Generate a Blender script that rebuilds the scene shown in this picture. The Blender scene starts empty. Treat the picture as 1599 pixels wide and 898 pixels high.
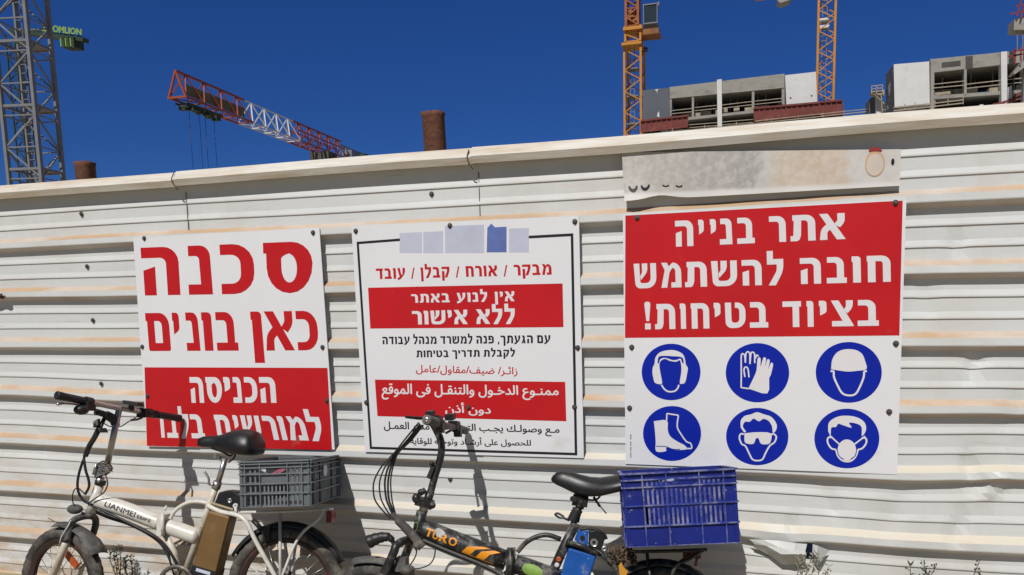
import bpy, math, random, unicodedata
from mathutils import Vector as V, Matrix
from mathutils.geometry import tessellate_polygon, delaunay_2d_cdt
random.seed(7)
SC = bpy.context.scene
COL = SC.collection
# ------------------------------------------------------------------ camera (4:3 phone frame cropped to its upper part -> lens shift)
FPX, CX, CY, HC = 1200.0, 799.5, 599.5, 1.48
YAW, PIT, ROL, DIST = .2778, -.1202, -.0244, 3.0697
_f = V((-math.sin(YAW)*math.cos(PIT), math.cos(YAW)*math.cos(PIT), math.sin(PIT)))
_r0 = V((math.cos(YAW), math.sin(YAW), 0)); _u0 = _r0.cross(_f)
CR = _r0*math.cos(ROL) + _u0*math.sin(ROL); CU = _u0*math.cos(ROL) - _r0*math.sin(ROL)
CPOS = V((0, -DIST, HC))
cam = bpy.data.objects.new('camera', bpy.data.cameras.new('camera')); COL.objects.link(cam)
m = Matrix((CR, CU, -_f)).transposed().to_4x4(); m.translation = CPOS; cam.matrix_world = m
cam.data.sensor_width = 36; cam.data.lens = FPX/1599*36; cam.data.shift_y = 150.5/1599
cam.data.clip_start = .05; cam.data.clip_end = 3000
SC.camera = cam
# ------------------------------------------------------------------ light
SUN = V((.13, 1.0, -1.40)).normalized()
ELEV = math.asin(-SUN.z); AZ = math.atan2(-SUN.x, -SUN.y)
w = bpy.data.worlds.new('World'); SC.world = w; w.use_nodes = True
nt = w.node_tree; bg = nt.nodes['Background']
sky = nt.nodes.new('ShaderNodeTexSky'); sky.sky_type = 'NISHITA'; sky.sun_disc = False
sky.sun_elevation = ELEV; sky.sun_rotation = AZ
sky.altitude = 2500; sky.air_density = 1.0; sky.dust_density = 0.0; sky.ozone_density = 6.0
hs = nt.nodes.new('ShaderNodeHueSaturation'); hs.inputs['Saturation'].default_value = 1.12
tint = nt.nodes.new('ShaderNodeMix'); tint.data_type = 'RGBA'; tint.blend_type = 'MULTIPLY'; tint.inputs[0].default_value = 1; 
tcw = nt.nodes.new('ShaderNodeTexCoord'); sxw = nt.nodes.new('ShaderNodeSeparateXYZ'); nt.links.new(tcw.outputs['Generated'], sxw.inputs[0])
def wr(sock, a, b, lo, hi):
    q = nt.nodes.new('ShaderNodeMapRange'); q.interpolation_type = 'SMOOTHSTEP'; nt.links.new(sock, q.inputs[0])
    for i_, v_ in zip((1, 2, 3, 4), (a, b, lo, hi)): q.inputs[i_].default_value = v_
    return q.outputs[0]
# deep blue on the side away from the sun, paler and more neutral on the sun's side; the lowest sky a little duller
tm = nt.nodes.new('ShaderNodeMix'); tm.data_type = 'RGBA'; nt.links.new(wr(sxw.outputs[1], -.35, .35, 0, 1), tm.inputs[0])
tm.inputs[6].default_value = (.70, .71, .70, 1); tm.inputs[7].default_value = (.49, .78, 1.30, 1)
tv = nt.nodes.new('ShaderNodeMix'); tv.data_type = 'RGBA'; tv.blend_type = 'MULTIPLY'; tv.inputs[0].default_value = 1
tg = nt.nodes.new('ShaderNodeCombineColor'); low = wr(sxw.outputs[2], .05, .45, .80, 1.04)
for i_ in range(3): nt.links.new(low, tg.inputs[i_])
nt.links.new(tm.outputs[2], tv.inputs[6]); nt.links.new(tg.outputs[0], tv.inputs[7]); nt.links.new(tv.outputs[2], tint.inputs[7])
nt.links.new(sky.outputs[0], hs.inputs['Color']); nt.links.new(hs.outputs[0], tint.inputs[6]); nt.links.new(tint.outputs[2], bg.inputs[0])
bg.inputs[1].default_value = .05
sl = bpy.data.lights.new('sun', 'SUN'); sl.energy = 4.0; sl.angle = math.radians(.5); sl.color = (1, .97, .92)
so = bpy.data.objects.new('sun', sl); COL.objects.link(so); so.rotation_euler = SUN.to_track_quat('-Z', 'Y').to_euler()
SC.view_settings.view_transform = 'Standard'; SC.view_settings.look = 'None'
SC.view_settings.exposure = 0; SC.view_settings.gamma = 1; SC.view_settings.use_curve_mapping = False
SC.render.engine = 'CYCLES'

# ------------------------------------------------------------------ surveying: sight line through a point of the photograph met with a known plane
def ray(px, py): return _f + CR*((px-CX)/FPX) - CU*((py-CY)/FPX)
def onpl(px, py, p0, n):
    d = ray(px, py); return CPOS + d*((V(p0)-CPOS).dot(n)/d.dot(n))
def at(px, py, y): return onpl(px, py, (0, y, 0), V((0, 1, 0)))

# ------------------------------------------------------------------ mesh helpers
class MB:
    def __init__(s): s.v = []; s.f = []; s.m = []; s.sm = []
    def add(s, vs, fs, mi=0, smooth=False):
        b = len(s.v); s.v += [V(p) for p in vs]
        for q in fs: s.f.append([b+i for i in q]); s.m.append(mi); s.sm.append(smooth)
    def box(s, c, ex, ey, ez, mi=0):
        c, ex, ey, ez = V(c), V(ex), V(ey), V(ez)
        vs = [c+ex*a+ey*b+ez*d for a in (-1, 1) for b in (-1, 1) for d in (-1, 1)]
        s.add(vs, [(0,1,3,2),(4,6,7,5),(0,4,5,1),(2,3,7,6),(0,2,6,4),(1,5,7,3)], mi)
    def abox(s, x0, x1, y0, y1, z0, z1, mi=0):
        s.box(((x0+x1)/2, (y0+y1)/2, (z0+z1)/2), ((x1-x0)/2,0,0), (0,(y1-y0)/2,0), (0,0,(z1-z0)/2), mi)
    def bar(s, a, b, w, h=None, mi=0):
        a, b = V(a), V(b); d = b-a; h = h or w
        if d.length < 1e-6: return
        d.normalize(); t = V((0,0,1)) if abs(d.z) < .9 else V((1,0,0))
        e1 = d.cross(t).normalized(); e2 = e1.cross(d)
        s.box((a+b)/2, (b-a)/2, e1*(w/2), e2*(h/2), mi)
    def tube(s, pts, r, seg=12, mi=0, cap=True, smooth=True, flat=None):
        pts = [V(p) for p in pts]; n = len(pts)
        rs = r if isinstance(r, (list, tuple)) else [r]*n
        T = []
        for i in range(n): T.append((pts[min(i+1, n-1)]-pts[max(i-1, 0)]).normalized())
        t = V((0,0,1)) if abs(T[0].z) < .9 else V((1,0,0))
        e1 = T[0].cross(t).normalized(); vs = []; fs = []
        for i in range(n):
            e1 = (e1 - T[i]*e1.dot(T[i])).normalized(); e2 = T[i].cross(e1)
            for k in range(seg):
                a = 2*math.pi*k/seg; vs.append(pts[i]+(e1*math.cos(a)+e2*math.sin(a))*rs[i])
        for i in range(n-1):
            for k in range(seg):
                k2 = (k+1) % seg; fs.append((i*seg+k, i*seg+k2, (i+1)*seg+k2, (i+1)*seg+k))
        s.add(vs, fs, mi, smooth)
        if cap: 
            s.add(vs[:seg], [tuple(range(seg-1, -1, -1))], mi); s.add(vs[-seg:], [tuple(range(seg))], mi)
    def ell(s, c, ex, ey, ez, seg=16, rings=9, mi=0):
        c, ex, ey, ez = V(c), V(ex), V(ey), V(ez); vs = []; fs = []
        for i in range(rings+1):
            p = math.pi*i/rings
            for k in range(seg):
                a = 2*math.pi*k/seg
                vs.append(c+ex*(math.sin(p)*math.cos(a))+ey*(math.sin(p)*math.sin(a))+ez*math.cos(p))
        for i in range(rings):
            for k in range(seg):
                k2 = (k+1) % seg; fs.append((i*seg+k, i*seg+k2, (i+1)*seg+k2, (i+1)*seg+k))
        s.add(vs, fs, mi, True)
    def ring(s, c, ax, e1, R, prof, seg=48, mi=0, smooth=True, jitter=None):
        """closed profile [(radial, axial)] swept round an axis"""
        c, ax, e1 = V(c), V(ax).normalized(), V(e1).normalized(); e2 = ax.cross(e1); n = len(prof); vs = []; fs = []
        for i in range(seg):
            a = 2*math.pi*i/seg; d = e1*math.cos(a)+e2*math.sin(a)
            for j, (pr, pa) in enumerate(prof):
                k = jitter(i, j) if jitter else 0
                vs.append(c+d*(R+pr+k)+ax*pa)
        for i in range(seg):
            i2 = (i+1) % seg
            for j in range(n):
                j2 = (j+1) % n; fs.append((i*n+j, i*n+j2, i2*n+j2, i2*n+j))
        s.add(vs, fs, mi, smooth)
    def poly(s, loops, mi=0):
        """planar polygon, first loop outer, others holes (3-D points)"""
        loops = [[V(p) for p in l] for l in loops]; flat = [p for l in loops for p in l]
        s.add(flat, tessellate_polygon(loops), mi)
    def prism(s, pts, d, mi=0):
        pts = [V(p) for p in pts]; d = V(d); n = len(pts)
        s.add(pts, tessellate_polygon([pts]), mi); s.add([p+d for p in pts], tessellate_polygon([pts]), mi)
        for i in range(n):
            j = (i+1) % n; s.add([pts[i], pts[j], pts[j]+d, pts[i]+d], [(0,1,2,3)], mi)
    def build(s, name, mats, parent=None, org=None, kind=None, recalc=True):
        o0 = V(org) if org is not None else (ORG.get(parent.name, V((0,0,0))) if parent else V((0,0,0)))
        me = bpy.data.meshes.new(name); me.from_pydata([tuple(p-o0) for p in s.v], [], s.f)
        for mt in (mats if isinstance(mats, (list, tuple)) else [mats]): me.materials.append(mt)
        me.polygons.foreach_set('material_index', s.m); me.polygons.foreach_set('use_smooth', s.sm)
        if recalc:
            import bmesh
            bm = bmesh.new(); bm.from_mesh(me)
            bmesh.ops.remove_doubles(bm, verts=bm.verts, dist=1e-6)
            bmesh.ops.recalc_face_normals(bm, faces=bm.faces); bm.to_mesh(me); bm.free()
        me.update()
        o = bpy.data.objects.new(name, me); COL.objects.link(o)
        if parent is not None:
            o.parent = parent; ORG[o.name] = o0
        else:
            o.location = o0; ORG[o.name] = o0
        if kind: o['kind'] = kind
        return o
ORG = {}
def thing(name, label, cat, loc, group=None):
    o = bpy.data.objects.new(name, None); COL.objects.link(o); o.location = loc; o.empty_display_size = .2
    o['label'] = label; o['category'] = cat
    if group: o['group'] = group
    ORG[o.name] = V(loc); return o
def tag(o, label, cat, group=None):
    o['label'] = label; o['category'] = cat
    if group: o['group'] = group
    return o
def spline(pts, n=6):
    pts = [V(p) for p in pts]
    if len(pts) < 3: return pts
    P = [pts[0]*2-pts[1]]+pts+[pts[-1]*2-pts[-2]]; out = []
    for i in range(1, len(P)-2):
        a, b, c, d = P[i-1], P[i], P[i+1], P[i+2]
        for k in range(n):
            t = k/n
            out.append(.5*((2*b)+(c-a)*t+(2*a-5*b+4*c-d)*t*t+(3*b-a-3*c+d)*t**3))
    out.append(pts[-1]); return out

# ------------------------------------------------------------------ materials
def mat(name, col, rough=.6, metal=0, var=.12, scale=8, dust=None, dustamt=0, dscale=5, bump=0, bscale=60, dustup=0, spec=None, stretch=None, spots=None):
    """base colour with noise, patches of dust or wear, fine bump"""
    mt = bpy.data.materials.new(name); mt.use_nodes = True; nt = mt.node_tree; N = nt.nodes.new; L = nt.links.new
    b = nt.nodes['Principled BSDF']; b.inputs['Roughness'].default_value = rough; b.inputs['Metallic'].default_value = metal
    if spec is not None: b.inputs['Specular IOR Level'].default_value = spec
    tc = N('ShaderNodeTexCoord'); src = tc.outputs['Object']
    if stretch:
        mp = N('ShaderNodeMapping'); mp.inputs['Scale'].default_value = stretch; L(src, mp.inputs[0]); src = mp.outputs[0]
    def noise(sc, det=5, ro=.6):
        n = N('ShaderNodeTexNoise'); n.inputs['Scale'].default_value = sc; n.inputs['Detail'].default_value = det; n.inputs['Roughness'].default_value = ro
        L(src, n.inputs['Vector']); return n.outputs['Fac']
    def mixc(fac, a, c2):
        x = N('ShaderNodeMix'); x.data_type = 'RGBA'; L(fac, x.inputs[0])
        if isinstance(a, tuple): x.inputs[6].default_value = (*a, 1)
        else: L(a, x.inputs[6])
        if isinstance(c2, tuple): x.inputs[7].default_value = (*c2, 1)
        else: L(c2, x.inputs[7])
        return x.outputs[2]
    def ramp(fac, lo, hi, mx=1):
        r = N('ShaderNodeMapRange'); r.inputs[1].default_value = lo; r.inputs[2].default_value = hi; r.inputs[4].default_value = mx; L(fac, r.inputs[0]); return r.outputs[0]
    lo = tuple(max(0, c*(1-var)) for c in col); hi = tuple(min(1, c*(1+var)) for c in col)
    out = mixc(ramp(noise(scale), .3, .7), lo, hi)
    if spots:
        out = mixc(ramp(noise(spots[1], 3, .5), spots[2], spots[2]+.03), out, spots[0])
    if dust:
        fac = ramp(noise(dscale, 8, .7), .62-.35*dustamt, .85-.35*dustamt)
        if dustup:
            g = N('ShaderNodeNewGeometry'); sx = N('ShaderNodeSeparateXYZ'); L(g.outputs['Normal'], sx.inputs[0])
            up = ramp(sx.outputs[2], .2, .7, dustup); a = N('ShaderNodeMath'); a.operation = 'ADD'; a.use_clamp = True; L(fac, a.inputs[0]); L(up, a.inputs[1]); fac = a.outputs[0]
        out = mixc(fac, out, dust)
    L(out, b.inputs['Base Color'])
    rn = N('ShaderNodeMapRange'); rn.inputs[3].default_value = max(.05, rough-.12); rn.inputs[4].default_value = min(1, rough+.12); L(noise(scale*3), rn.inputs[0]); L(rn.outputs[0], b.inputs['Roughness'])
    if bump:
        bp = N('ShaderNodeBump'); bp.inputs['Strength'].default_value = bump; bp.inputs['Distance'].default_value = .01; L(noise(bscale, 6), bp.inputs['Height']); L(bp.outputs[0], b.inputs['Normal'])
    return mt
SAND = (.50, .36, .22); DUST = (.36, .30, .23)
M = {}
M['ground'] = mat('sandy_soil', (.31, .255, .155), .95, var=.25, scale=3, bump=.6, bscale=30, dust=(.26, .20, .14), dustamt=.5, dscale=1.5)
M['board'] = mat('sign_white', (.775, .775, .80), .4, var=.03, scale=2.5, dust=(.60, .57, .52), dustamt=.02, dscale=4)
M['sred'] = mat('sign_red', (.54, .006, .011), .42, var=.09, scale=2.2, dust=(.50, .14, .12), dustamt=.0, dscale=5)
M['sred2'] = mat('sign_red_letters', (.52, .006, .011), .42, var=.04, scale=4)
M['sblue'] = mat('sign_blue', (.001, .016, .36), .45, var=.06, scale=4, spec=.3)
M['sblack'] = mat('sign_black', (.012, .012, .016), .45, var=.1)
M['swhite'] = mat('sign_letter_white', (.76, .74, .76), .4, var=.02)
M['screw'] = mat('weathered_zinc', (.10, .095, .085), .55, .5, var=.35, scale=120, dust=(.2, .1, .05), dustamt=.3, dscale=90)
M['black'] = mat('black_plastic', (.012, .012, .013), .5, var=.3, scale=30, dust=DUST, dustamt=.0, dscale=22)
M['blackg'] = mat('black_vinyl', (.008, .008, .009), .42, var=.3, scale=30, dust=DUST, dustamt=-.15, dscale=25)
M['rubber'] = mat('dusty_rubber', (.035, .033, .03), .85, var=.25, scale=20, dust=(.16, .14, .115), dustamt=.55, dscale=14, bump=.3, bscale=90)
M['steel'] = mat('worn_steel', (.45, .44, .42), .35, .85, var=.15, scale=40, dust=(.25, .22, .18), dustamt=.1, dscale=30)
M['dsteel'] = mat('dirty_dark_steel', (.10, .09, .08), .55, .5, var=.3, scale=40, dust=DUST, dustamt=.35, dscale=25)
M['rust'] = mat('rusty_steel', (.12, .045, .025), .85, var=.45, scale=9, bump=.3, bscale=25, dust=(.22, .09, .045), dustamt=.2, dscale=5)

# ------------------------------------------------------------------ glyphs (bold Hebrew sign lettering, drawn by hand)
def arc(poly, n=5):
    out = []; m_ = len(poly)
    for i, p in enumerate(poly):
        r = p[2] if len(p) > 2 else 0
        a = V((p[0], p[1]))
        if r <= 0: out.append(a); continue
        b = V(poly[i-1][:2]); c = V(poly[(i+1) % m_][:2])
        r1 = min(r, (b-a).length*.98); r2 = min(p[3] if len(p) > 3 else r, (c-a).length*.98)
        s = a+(b-a).normalized()*r1; e = a+(c-a).normalized()*r2
        k = .45
        for j in range(n+1):
            t = j/n; c1 = s.lerp(a, .552); c2 = e.lerp(a, .552)
            out.append(s*(1-t)**3+c1*3*t*(1-t)**2+c2*3*t*t*(1-t)+e*t**3)
    return out
G = {
'ה': (.8, [[[(0,1),(.8,1,.32),(.8,0),(.53,0),(.53,.78,.13),(0,.78)]], [[(.03,0),(.29,0),(.29,.6),(.03,.52)]]]),
'ח': (.8, [[[(.0,1),(.8,1,.3),(.8,0),(.54,0),(.54,.79,.1),(.29,.79),(.29,0),(.03,0),(.03,.79),(0,.79)]]]),
'ת': (.88, [[[(.08,1),(.88,1,.32),(.88,0),(.62,0),(.62,.79,.12),(.39,.79),(.37,.15,.12),(.28,0,.08),(0,0),(0,.2),(.1,.2,.03),(.13,.79),(.08,.79)]]]),
'ס': (.85, [[[(0,1),(.85,1,.36,.42),(.85,0,.57,.4),(.05,0,.39,.5),(.05,.79),(0,.79)], [(.31,.77,.1,.2),(.58,.79,.16,.28),(.58,.21,.28,.13),(.31,.21,.13,.28)]]]),
'ם': (.82, [[[(0,1),(.82,1,.33),(.82,0,.06),(.05,0,.06),(.05,.79),(0,.79)], [(.3,.79,.02),(.56,.79,.13),(.56,.21,.02),(.3,.21,.02)]]]),
'נ': (.55, [[[(.03,1),(.5,1,.22),(.53,0),(0,0),(0,.21),(.28,.21),(.26,.79,.08),(.03,.79)]]]),
'כ': (.68, [[[(0,1),(.68,1,.42),(.68,0,.42),(0,0),(0,.21),(.41,.21,.19),(.41,.79,.19),(0,.79)]]]),
'ב': (.74, [[[(.02,1),(.64,1,.3),(.64,.21),(.74,.21),(.74,0),(0,0),(0,.21),(.38,.21),(.38,.79,.12),(.02,.79)]]]),
'א': (.88, [[[(0,1),(.29,1),(.88,0),(.58,0)]], [[(.62,1),(.87,1),(.87,.66,.12),(.7,.46),(.5,.58),(.62,.74,.04)]], [[(0,0),(.26,0),(.26,.3,.06),(.4,.42),(.27,.62),(.05,.42,.12)]]]),
'ן': (.28, [[[(0,1),(.27,1,.1),(.28,-.32),(.03,-.32),(.03,.79),(0,.79)]]]),
'ו': (.3, [[[(0,1),(.3,1,.12),(.3,0),(.04,0),(.04,.79),(0,.79)]]]),
'י': (.28, [[[(0,1),(.28,1,.12),(.28,.55,.08),(.04,.43),(.04,.79),(0,.79)]]]),
'ל': (.64, [[[(0,1.32),(.24,1.32),(.24,1),(.64,1),(.64,.55,.22),(.33,-.02),(.05,-.02),(.38,.55,.1),(.38,.79),(0,.79)]]]),
'מ': (.9, [[[(.02,1),(.27,1),(.36,.85),(.52,1,.06),(.9,1,.4),(.9,0),(.45,0),(.45,.21),(.64,.21),(.64,.79,.14),(.5,.79,.08),(.38,.6),(.26,0),(0,0),(.17,.7)]]]),
'ש': (.98, [[[(0,1),(.25,1),(.27,.21,.08),(.73,.21,.2),(.73,1),(.98,1),(.98,0,.42),(.06,0,.2)]], [[(.36,1),(.6,1),(.6,.66,.14),(.3,.33),(.27,.5),(.36,.62,.05)]]]),
'ר': (.64, [[[(0,1),(.64,1,.32),(.64,0),(.38,0),(.38,.79,.12),(0,.79)]]]),
'ד': (.74, [[[(0,1),(.74,1),(.74,.79),(.66,.79),(.66,0),(.4,0),(.4,.79),(0,.79)]]]),
'ט': (.86, [[[(0,1),(.26,1),(.27,.21,.12),(.6,.21,.16),(.6,.79,.12),(.42,.79),(.42,1),(.86,1,.36),(.86,0,.4),(.02,0,.25)]]]),
'צ': (.82, [[[(0,1),(.28,1),(.82,0.04),(.82,0),(.03,0),(.03,.21),(.42,.21)]], [[(.55,1),(.8,1),(.8,.72,.15),(.6,.5),(.46,.64),(.55,.76,.04)]]]),
'ק': (.8, [[[(0,1),(.8,1),(.8,.6,.2),(.55,0),(.29,0),(.54,.58,.1),(.54,.79),(0,.79)]], [[(.03,.6),(.28,.6),(.28,-.3),(.03,-.3)]]]),
'ע': (.8, [[[(.54,1),(.8,1),(.8,.5,.25),(.3,-.06,.1),(0,-.14),(0,.07),(.36,.2,.1),(.54,.5,.1)]], [[(0,1),(.26,1),(.44,.22),(.22,.14)]]]),
'פ': (.76, [[[(0,.44),(0,1),(.76,1,.36),(.76,0,.32),(0,0),(0,.21),(.5,.21,.12),(.5,.79,.12),(.25,.79),(.25,.63),(.4,.63),(.4,.44)]]]),
'ג': (.58, [[[(.1,1),(.46,1,.2),(.46,.5),(.58,0),(.33,0),(.22,.42),(.21,.79,.06),(.1,.79)]], [[(0,0),(.24,0),(.26,.3),(.2,.5),(.12,.28)]]]),
'ך': (.68, [[[(0,1),(.68,1,.25),(.68,-.3),(.42,-.3),(.42,.79,.1),(0,.79)]]]),
'/': (.4, [[[(.26,1.0),(.4,1.0),(.14,-.05),(0,-.05)]]]),
'!': (.28, [[[(0,1.1,.12),(.28,1.1,.12),(.2,.33),(.08,.33)]], [[(.02,.24),(.26,.24),(.26,0),(.02,0)]]]),
',': (.2, [[[(0,.2),(.2,.2),(.2,0),(.06,-.18),(0,-.18),(.05,0),(0,0)]]]),
}
LAY = [0]
class Quad:
    """unit square laid on the plane y=const between four points of the photograph (TL, TR, BR, BL)"""
    def __init__(s, c, y): s.c = [at(px, py, y) for px, py in c]
    def __call__(s, u, v):
        tl, tr, br, bl = s.c; a = bl.lerp(br, u); b = tl.lerp(tr, u); return a.lerp(b, v)
def put_glyph(mb, ch, q, u0, u1, dy):
    w_, comps = G[ch]
    for i, comp in enumerate(comps):
        loops = [[q(u0+(u1-u0)*p.x/w_, p.y)+V((0, -dy-.00018*i, 0)) for p in arc(l)] for l in comp]
        mb.poly(loops)
def put_word(mb, text, q, dy=0, gap=.15, space=.42, spans=None):
    """text in reading order; spans = measured (left,right) of each letter, left to right"""
    vis = list(reversed(text))
    if spans:
        for ch, (a, b) in zip([c for c in vis if c != ' '], spans): put_glyph(mb, ch, q, a, b, dy)
        return
    x = 0; pos = []
    for ch in vis:
        if ch == ' ': x += space-gap; continue
        pos.append((ch, x, x+G[ch][0])); x += G[ch][0]+gap
    tot = x-gap
    for ch, a, b in pos: put_glyph(mb, ch, q, a/tot, b/tot, dy)
# Arabic shaping for the built-in font
AF = {}
for c in range(0xFE70, 0xFEFD):
    d = unicodedata.decomposition(chr(c)).split()
    if d and d[0] in ('<isolated>', '<final>', '<initial>', '<medial>'):
        AF.setdefault(tuple(int(x, 16) for x in d[1:]), {})[d[0][1:-1]] = chr(c)
def shape(s):
    out = []; cs = [ord(c) for c in s]; i = 0; pj = False
    while i < len(cs):
        key = (cs[i],); n = 1
        if cs[i] == 0x644 and i+1 < len(cs) and (0x644, cs[i+1]) in AF: key = (0x644, cs[i+1]); n = 2
        f = AF.get(key)
        if cs[i] == 0x640: out.append('\u0640'); pj = True; i += 1; continue
        if not f: out.append(chr(cs[i])); pj = False; i += 1; continue
        nx = cs[i+n] if i+n < len(cs) else None
        j = 'initial' in f and nx is not None and (nx == 0x640 or 'final' in AF.get((nx,), {}))
        k = 'medial' if pj and j else 'final' if pj and 'final' in f else 'initial' if j else 'isolated'
        out.append(f.get(k, f.get('isolated'))); pj = 'initial' in f and j; i += n
    return ''.join(reversed(out))
def font_tris(body, off=0.0):
    """outlines of the built-in font filled by winding number, so overlapping strokes stay solid"""
    cu = bpy.data.curves.new('lettering', 'FONT'); cu.body = body
    o = bpy.data.objects.new('lettering', cu); COL.objects.link(o); bpy.context.view_layer.update()
    c2 = o.to_curve(bpy.context.evaluated_depsgraph_get()); loops = []
    for sp in c2.splines:
        bp = sp.bezier_points; l = []; n = len(bp)
        for k in range(n):
            a, b = bp[k], bp[(k+1) % n]; st = 1 if a.handle_right_type == 'VECTOR' and b.handle_left_type == 'VECTOR' else 3
            for q in range(st):
                t = q/st; u = 1-t; p = a.co*u**3+a.handle_right*3*u*u*t+b.handle_left*3*u*t*t+b.co*t**3; l.append((p.x, p.y))
        if len(l) > 2: loops.append(l)
    o.to_curve_clear(); bpy.data.objects.remove(o); bpy.data.curves.remove(cu)
    # fill letter by letter groups: loops whose boxes touch go together
    boxes = [[min(p[0] for p in l), max(p[0] for p in l), [l]] for l in loops]; boxes.sort(key=lambda b: b[0]); groups = []
    for b in boxes:
        if groups and b[0] <= groups[-1][1]+2*off+.001: groups[-1][1] = max(groups[-1][1], b[1]); groups[-1][2] += b[2]
        else: groups.append(b)
    V_, F_ = [], []
    for _, _, ls in groups:
        sets = [[[(x+dx, y+dy) for x, y in l] for l in ls] for dx, dy in (((0, 0),) if off == 0 else ((-off, 0), (off, 0), (0, off*.7), (0, -off*.7)))]
        vs, es = [], []
        for st in sets:
            for l in st:
                b0 = len(vs); vs += [V(p) for p in l]; es += [(b0+k, b0+(k+1) % len(l)) for k in range(len(l))]
        ov, oe, of = delaunay_2d_cdt(vs, es, [], 0, 1e-5)[:3]
        for f in of:
            cx_ = sum(ov[q].x for q in f)/3; cy_ = sum(ov[q].y for q in f)/3; inside = False
            for st in sets:
                wn = 0
                for l in st:
                    x0, y0 = l[-1]
                    for x1, y1 in l:
                        if (y0 <= cy_) != (y1 <= cy_):
                            if x0+(cy_-y0)/(y1-y0)*(x1-x0) > cx_: wn += 1 if y1 > y0 else -1
                        x0, y0 = x1, y1
                if wn: inside = True; break
            if inside: F_.append(tuple(q+len(V_) for q in f))
        V_ += [p.copy() for p in ov]
    xs = [v.x for v in V_]; ys = [v.y for v in V_]
    return V_, F_, (min(xs), max(xs), min(ys), max(ys))
def put_font(mb, body, fn, off=0.0):
    """fn maps unit box (u, v) of the text's bounding box to a point"""
    vs, fs, (x0, x1, y0, y1) = font_tris(body, off)
    mb.add([fn((v.x-x0)/(x1-x0), (v.y-y0)/(y1-y0)) for v in vs], fs)
    used = {i for f in mb.f for i in f}; remap = {}; nv = []
    for i, p in enumerate(mb.v):
        if i in used: remap[i] = len(nv); nv.append(p)
    mb.v = nv; mb.f = [[remap[i] for i in f] for f in mb.f]

# ------------------------------------------------------------------ ground
mb = MB(); S = 1500; n = 60
xs = sorted(set([-S, -300, -100, -40] + [-20+i*.5 for i in range(81)] + [40, 100, 300, S]))
ys = sorted(set([-S, -300, -60, -20] + [-8+i*.25 for i in range(61)] + [20, 60, 300, S]))
def gz(x, y):
    z = .012*math.sin(x*2.1+y)+.01*math.sin(y*3.3-x)
    bank = math.exp(-((y-.05)/.28)**2)*(.03+.05*max(0, min(1, (-2.0-x)/1.2)))
    return (z-.02 if abs(x) < 15 and abs(y) < 8 else -.02)+bank
vs = [(x, y, gz(x, y)) for y in ys for x in xs]; nx = len(xs)
mb.add(vs, [(j*nx+i, j*nx+i+1, (j+1)*nx+i+1, (j+1)*nx+i) for j in range(len(ys)-1) for i in range(nx-1)], 0, True)
mb.build('ground', M['ground'], kind='structure')

# ------------------------------------------------------------------ fence
PER, H0 = .25, 2.0008
CORR = [(-3.61,[-.004,.002,.010,.006,.011,.007,0,-.003]), (-2.77,[-.001,.004,.001,.003,-.012,-.004,-.002,-.002]), (-1.60,[-.003,-.006,-.009,-.008,.002,.004,.002,0]),
        (-.42,[-.003,-.008,-.004,-.007,.002,.009,.003,.002]), (.63,[.001,.005,.006,-.004,-.002,.002,-.006,-.004]), (1.0,[.001,.004,.002,-.005,.004,.013,-.006,-.006])]
def corr(x, k):
    k = max(0, min(7, k)); k0 = int(min(6, math.floor(k))); fk = k-k0
    g = lambda row: row[k0]*(1-fk)+row[k0+1]*fk
    if x <= CORR[0][0]: return g(CORR[0][1])
    for (xa, ra), (xb, rb) in zip(CORR, CORR[1:]):
        if x <= xb:
            t = (x-xa)/(xb-xa); t = t*t*(3-2*t); return g(ra)*(1-t)+g(rb)*t
    return g(CORR[-1][1])
DEP = .030
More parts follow.
